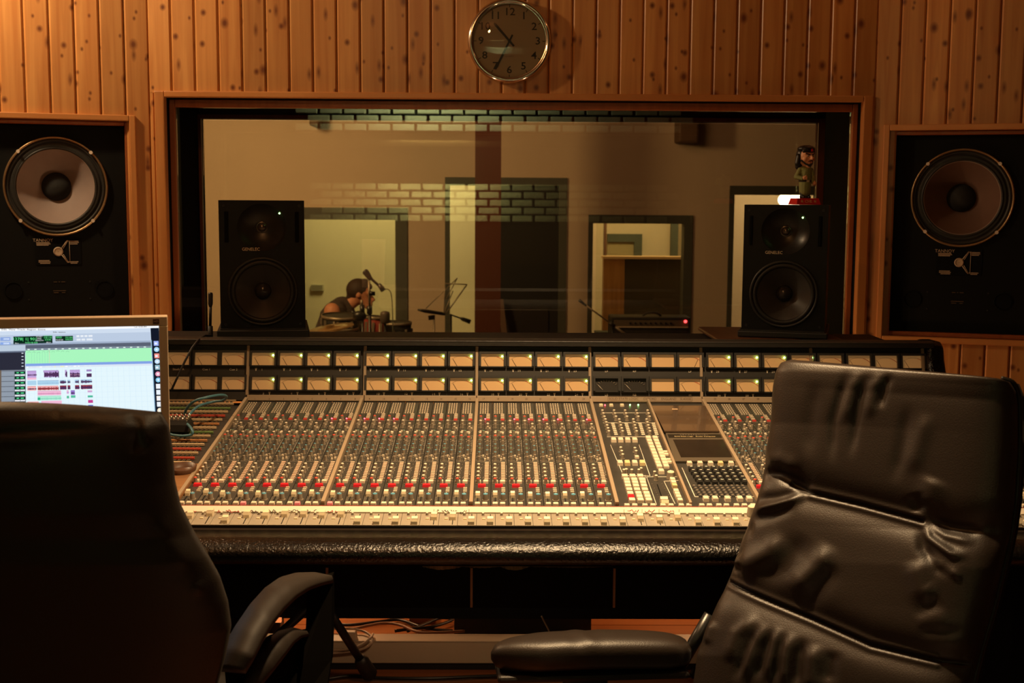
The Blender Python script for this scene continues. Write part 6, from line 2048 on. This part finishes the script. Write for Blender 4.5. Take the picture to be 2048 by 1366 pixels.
MB().lathe([(.005, .025), (.03, .022), (.04, .010), (.12, .004), (.185, -.002), (.185, -.004), (.12, .002), (.04, .007), (.005, .02)], 40).build('plate', CYMB, cyo, M=MY, local=True)
MB().rod(cy_c, (cy_c.x, cy_c.y, TF + .25), .009).build('stand_tube', STEEL, cyo)
for i in range(3):
    a = R(90 + 120 * i); MB().rod((cy_c.x, cy_c.y, TF + .27), (cy_c.x + .16 * math.cos(a), cy_c.y + .16 * math.sin(a), TF + .01), .009).build('leg', STEEL, cyo)


def tripod(o, x, y, z0, m_=SHELL, rad=.17):
    for i in range(3):
        a = R(15 + 120 * i); MB().rod((x, y, z0 + .25), (x + rad * math.cos(a), y + rad * math.sin(a), z0 + .012), .009).build('leg', m_, o)


ms = empty('microphone_stand', Vector((V(738, 650).x, GYP - 1.3, TF)), 'tall boom stand holding a black microphone above the bowed head', 'microphone stand', 'microphone stands in the tracking room')
def V7(px, py): return P(px, py, GYP - 1.3)
pt = V7(739, 560); pbm = V7(739, 690)
MB().rod((pt.x, pt.y, TF + .2), (pt.x, pt.y, V7(739, 618).z), .013).build('lower_tube', SHELL, ms)
MB().rod((pt.x, pt.y, V7(739, 618).z), V7(738, 562), .0085).build('upper_tube', STEEL, ms)
MB().rod(V7(739, 628), V7(739, 612), .020, 12).build('clutch', SHELL, ms)
MB().rod(V7(733, 549), V7(766, 579), .010).build('boom', SHELL, ms)
MB().tube([V7(728, 541), V7(730, 543), V7(735, 549), V7(742, 560)], [.014, .024, .022, .015], 14).build('microphone', SHELL, ms)
MB().tube([V7(757, 568), V7(764, 577), V7(767, 582)], [.014, .020, .019], 12).build('counterweight', SHELL, ms)
MB().rod(V7(738, 587), V7(750, 587), .016, 12).build('clamp', SHELL, ms)
MB().tube(smooth_pts([V7(768, 578), V7(778, 580), V7(783, 592), V7(785, 625), V7(786, 680)]), .004, 6).build('microphone_cable', mat('grey_green_cable', (.16, .17, .12), .6), ms)
tripod(ms, pt.x, pt.y, TF)
m2 = empty('microphone_stand', Vector((V(723, 650).x, GYP - 1.0, TF)), 'short stand with upright black microphone below the person\'s chin', 'microphone stand', 'microphone stands in the tracking room')
def V6(px, py): return P(px, py, GYP - 1.0)
MB().rod(V6(723, 600), V6(724, 612), .010).build('upper_tube', STEEL, m2)
MB().rod(V6(724, 610), V6(725, 632), .019, 12).build('microphone', SHELL, m2)
MB().sphere(V6(719, 632), .045, sc=(1.2, .8, .9)).build('clamp', SHELL, m2)
MB().rod(V6(725, 630), (V6(725, 632).x, GYP - 1.0, TF + .2), .011).build('lower_tube', SHELL, m2)
MB().rod(V6(703, 622), V6(712, 632), .008).build('arm', SHELL, m2)
tripod(m2, V6(725, 632).x, GYP - 1.0, TF)
m3 = empty('microphone_stand', Vector((V(770, 650).x, GYP - .8, TF)), 'thick grey cylindrical microphone standing upright over the floor tom', 'microphone stand', 'microphone stands in the tracking room')
def V5(px, py): return P(px, py, GYP - .8)
MB().tube([V5(770, 647), V5(770, 645), V5(770, 628), V5(770, 624), V5(770, 622)], [.028, .038, .038, .034, .012], 18).build('microphone', mat('grey_grille', (.13, .10, .08), .5, .3, bump=.6), m3)
MB().rod(V5(770, 647), (V5(770, 647).x, GYP - .8, TF + .2), .010).build('lower_tube', SHELL, m3)
tripod(m3, V5(770, 647).x, GYP - .8, TF)
# music stand
mu = empty('music_stand', Vector((V(868, 650).x, GYP, TF)), 'folding wire music stand standing right of the drum kit', 'music stand')
for i, (a, b_, r1) in enumerate((((890, 567), (934, 569), .005), ((934, 569), (893, 626), .006), ((914.7, 556), (852, 617), .004), ((906, 582), (890, 622), .004), ((888, 628), (890, 567), .004), ((914.7, 556), (893, 597), .004))):
    MB().rod(V(*a, dy=.05 * (i % 2)), V(*b_, dy=-.03), r1).build('wire', STEEL, mu)
MB().tube([V(835.6, 619.5, -.1), V(850, 622, -.08), V(889, 628, .02)], [.008, .016, .014], 8).build('ledge', SHELL, mu)
MB().rod(V(868, 630), (V(868, 632).x, GYP, TF + .2), .009).build('post', STEEL, mu)
MB().rod(V(857, 636), V(869, 634), .020, 10).build('clamp', SHELL, mu)
tripod(mu, V(868, 632).x, GYP, TF)
m4 = empty('microphone_stand', Vector((V(941, 640).x, GYP + .3, TF)), 'black microphone on a boom pointing right, behind the music stand', 'microphone stand', 'microphone stands in the tracking room')
MB().rod(P(900, 629, 10.8), P(925, 638, 10.8), .007).build('boom', SHELL, m4)
MB().tube([P(921, 636, 10.8), P(925, 638, 10.8), P(941, 644, 10.8)], [.010, .017, .020], 12).build('microphone', SHELL, m4)
e = P(902, 630, 10.8)
MB().rod(e, (e.x, e.y, TF + .2), .009).build('lower_tube', SHELL, m4)
tripod(m4, e.x, e.y, TF)
# guitar amplifier and its boom stand
AY_ = 10.3
a0, a1 = P(1222, 634, AY_), P(1380, 688, AY_)
am = empty('guitar_amplifier', Vector(((a0.x + a1.x) / 2, AY_, TF)), 'black guitar amplifier with silver control strip and red light, below the rear window', 'amplifier')
dz_ = a0.z
MB().span((a0.x, AY_, TF + .03), (a1.x, AY_ + .28, dz_)).build('cabinet', BLACK, am, bevel=.012)
ps0, ps1 = P(1228, 640, AY_).z, P(1228, 652, AY_).z
MB().span((a0.x + .025, AY_ - .006, ps1), (a1.x - .02, AY_, ps0)).build('control_panel', mat('brushed_panel', (.22, .17, .12), .4, .5), am)
MB().span((a0.x + .03, AY_ - .010, ps1 - .012), (a1.x - .02, AY_ - .001, ps1 - .002)).build('silver_strip', mat('silver_strip', (.62, .50, .36), .5, .1), am)
for i in range(9):
    MB().cyl((0, 0, 0), .010, .008, .014, 10).build('knob', SHELL, am, M=T(Vector((a0.x + .16 + i * .042, AY_ - .006, (ps0 + ps1) / 2))) @ RX90, local=True)
MB().sphere(P(1371, 643, AY_ - .012), .0125, seg=12, rings=8).build('pilot_light', REDLED, am)
MB().tube(smooth_pts([P(1285, 634, AY_ + .1), P(1290, 628, AY_ + .1), P(1305, 625, AY_ + .1), P(1318, 628, AY_ + .1), P(1323, 634, AY_ + .1)]), .010, 8).build('handle', SHELL, am)
MB().span((a0.x + .03, AY_ - .004, TF + .07), (a1.x - .03, AY_ + .002, ps1 - .03)).build('speaker_grille', mat('grille_cloth', (.022, .018, .014), .9, bump=.6), am)
for x in (a0.x + .06, a1.x - .06):
    for y in (AY_ + .05, AY_ + .23): MB().cyl((x, y, TF + .001), .02, .022, .03, 12).build('foot', RUBBER, am)
m5 = empty('microphone_stand', Vector((P(1270, 690, 9.9).x, 9.9, TF)), 'steel boom arm slanting down in front of the guitar amplifier', 'microphone stand', 'microphone stands in the tracking room')
def V9(px, py): return P(px, py, 9.9)
MB().rod(V9(1160, 602), V9(1224, 649), .0065).build('boom', STEEL, m5)
MB().rod(V9(1224, 649), V9(1269, 682), .010).build('boom_tube', STEEL, m5)
MB().tube([V9(1158, 600), V9(1172, 611)], [.012, .009], 10).build('grip', SHELL, m5)
MB().rod(V9(1219, 646), V9(1229, 652), .016, 10).build('clutch', SHELL, m5)
e = V9(1226, 651)
MB().rod((e.x, e.y + .02, e.z), (e.x, e.y + .02, TF + .2), .011).build('lower_tube', SHELL, m5)
tripod(m5, e.x, e.y + .02, TF)
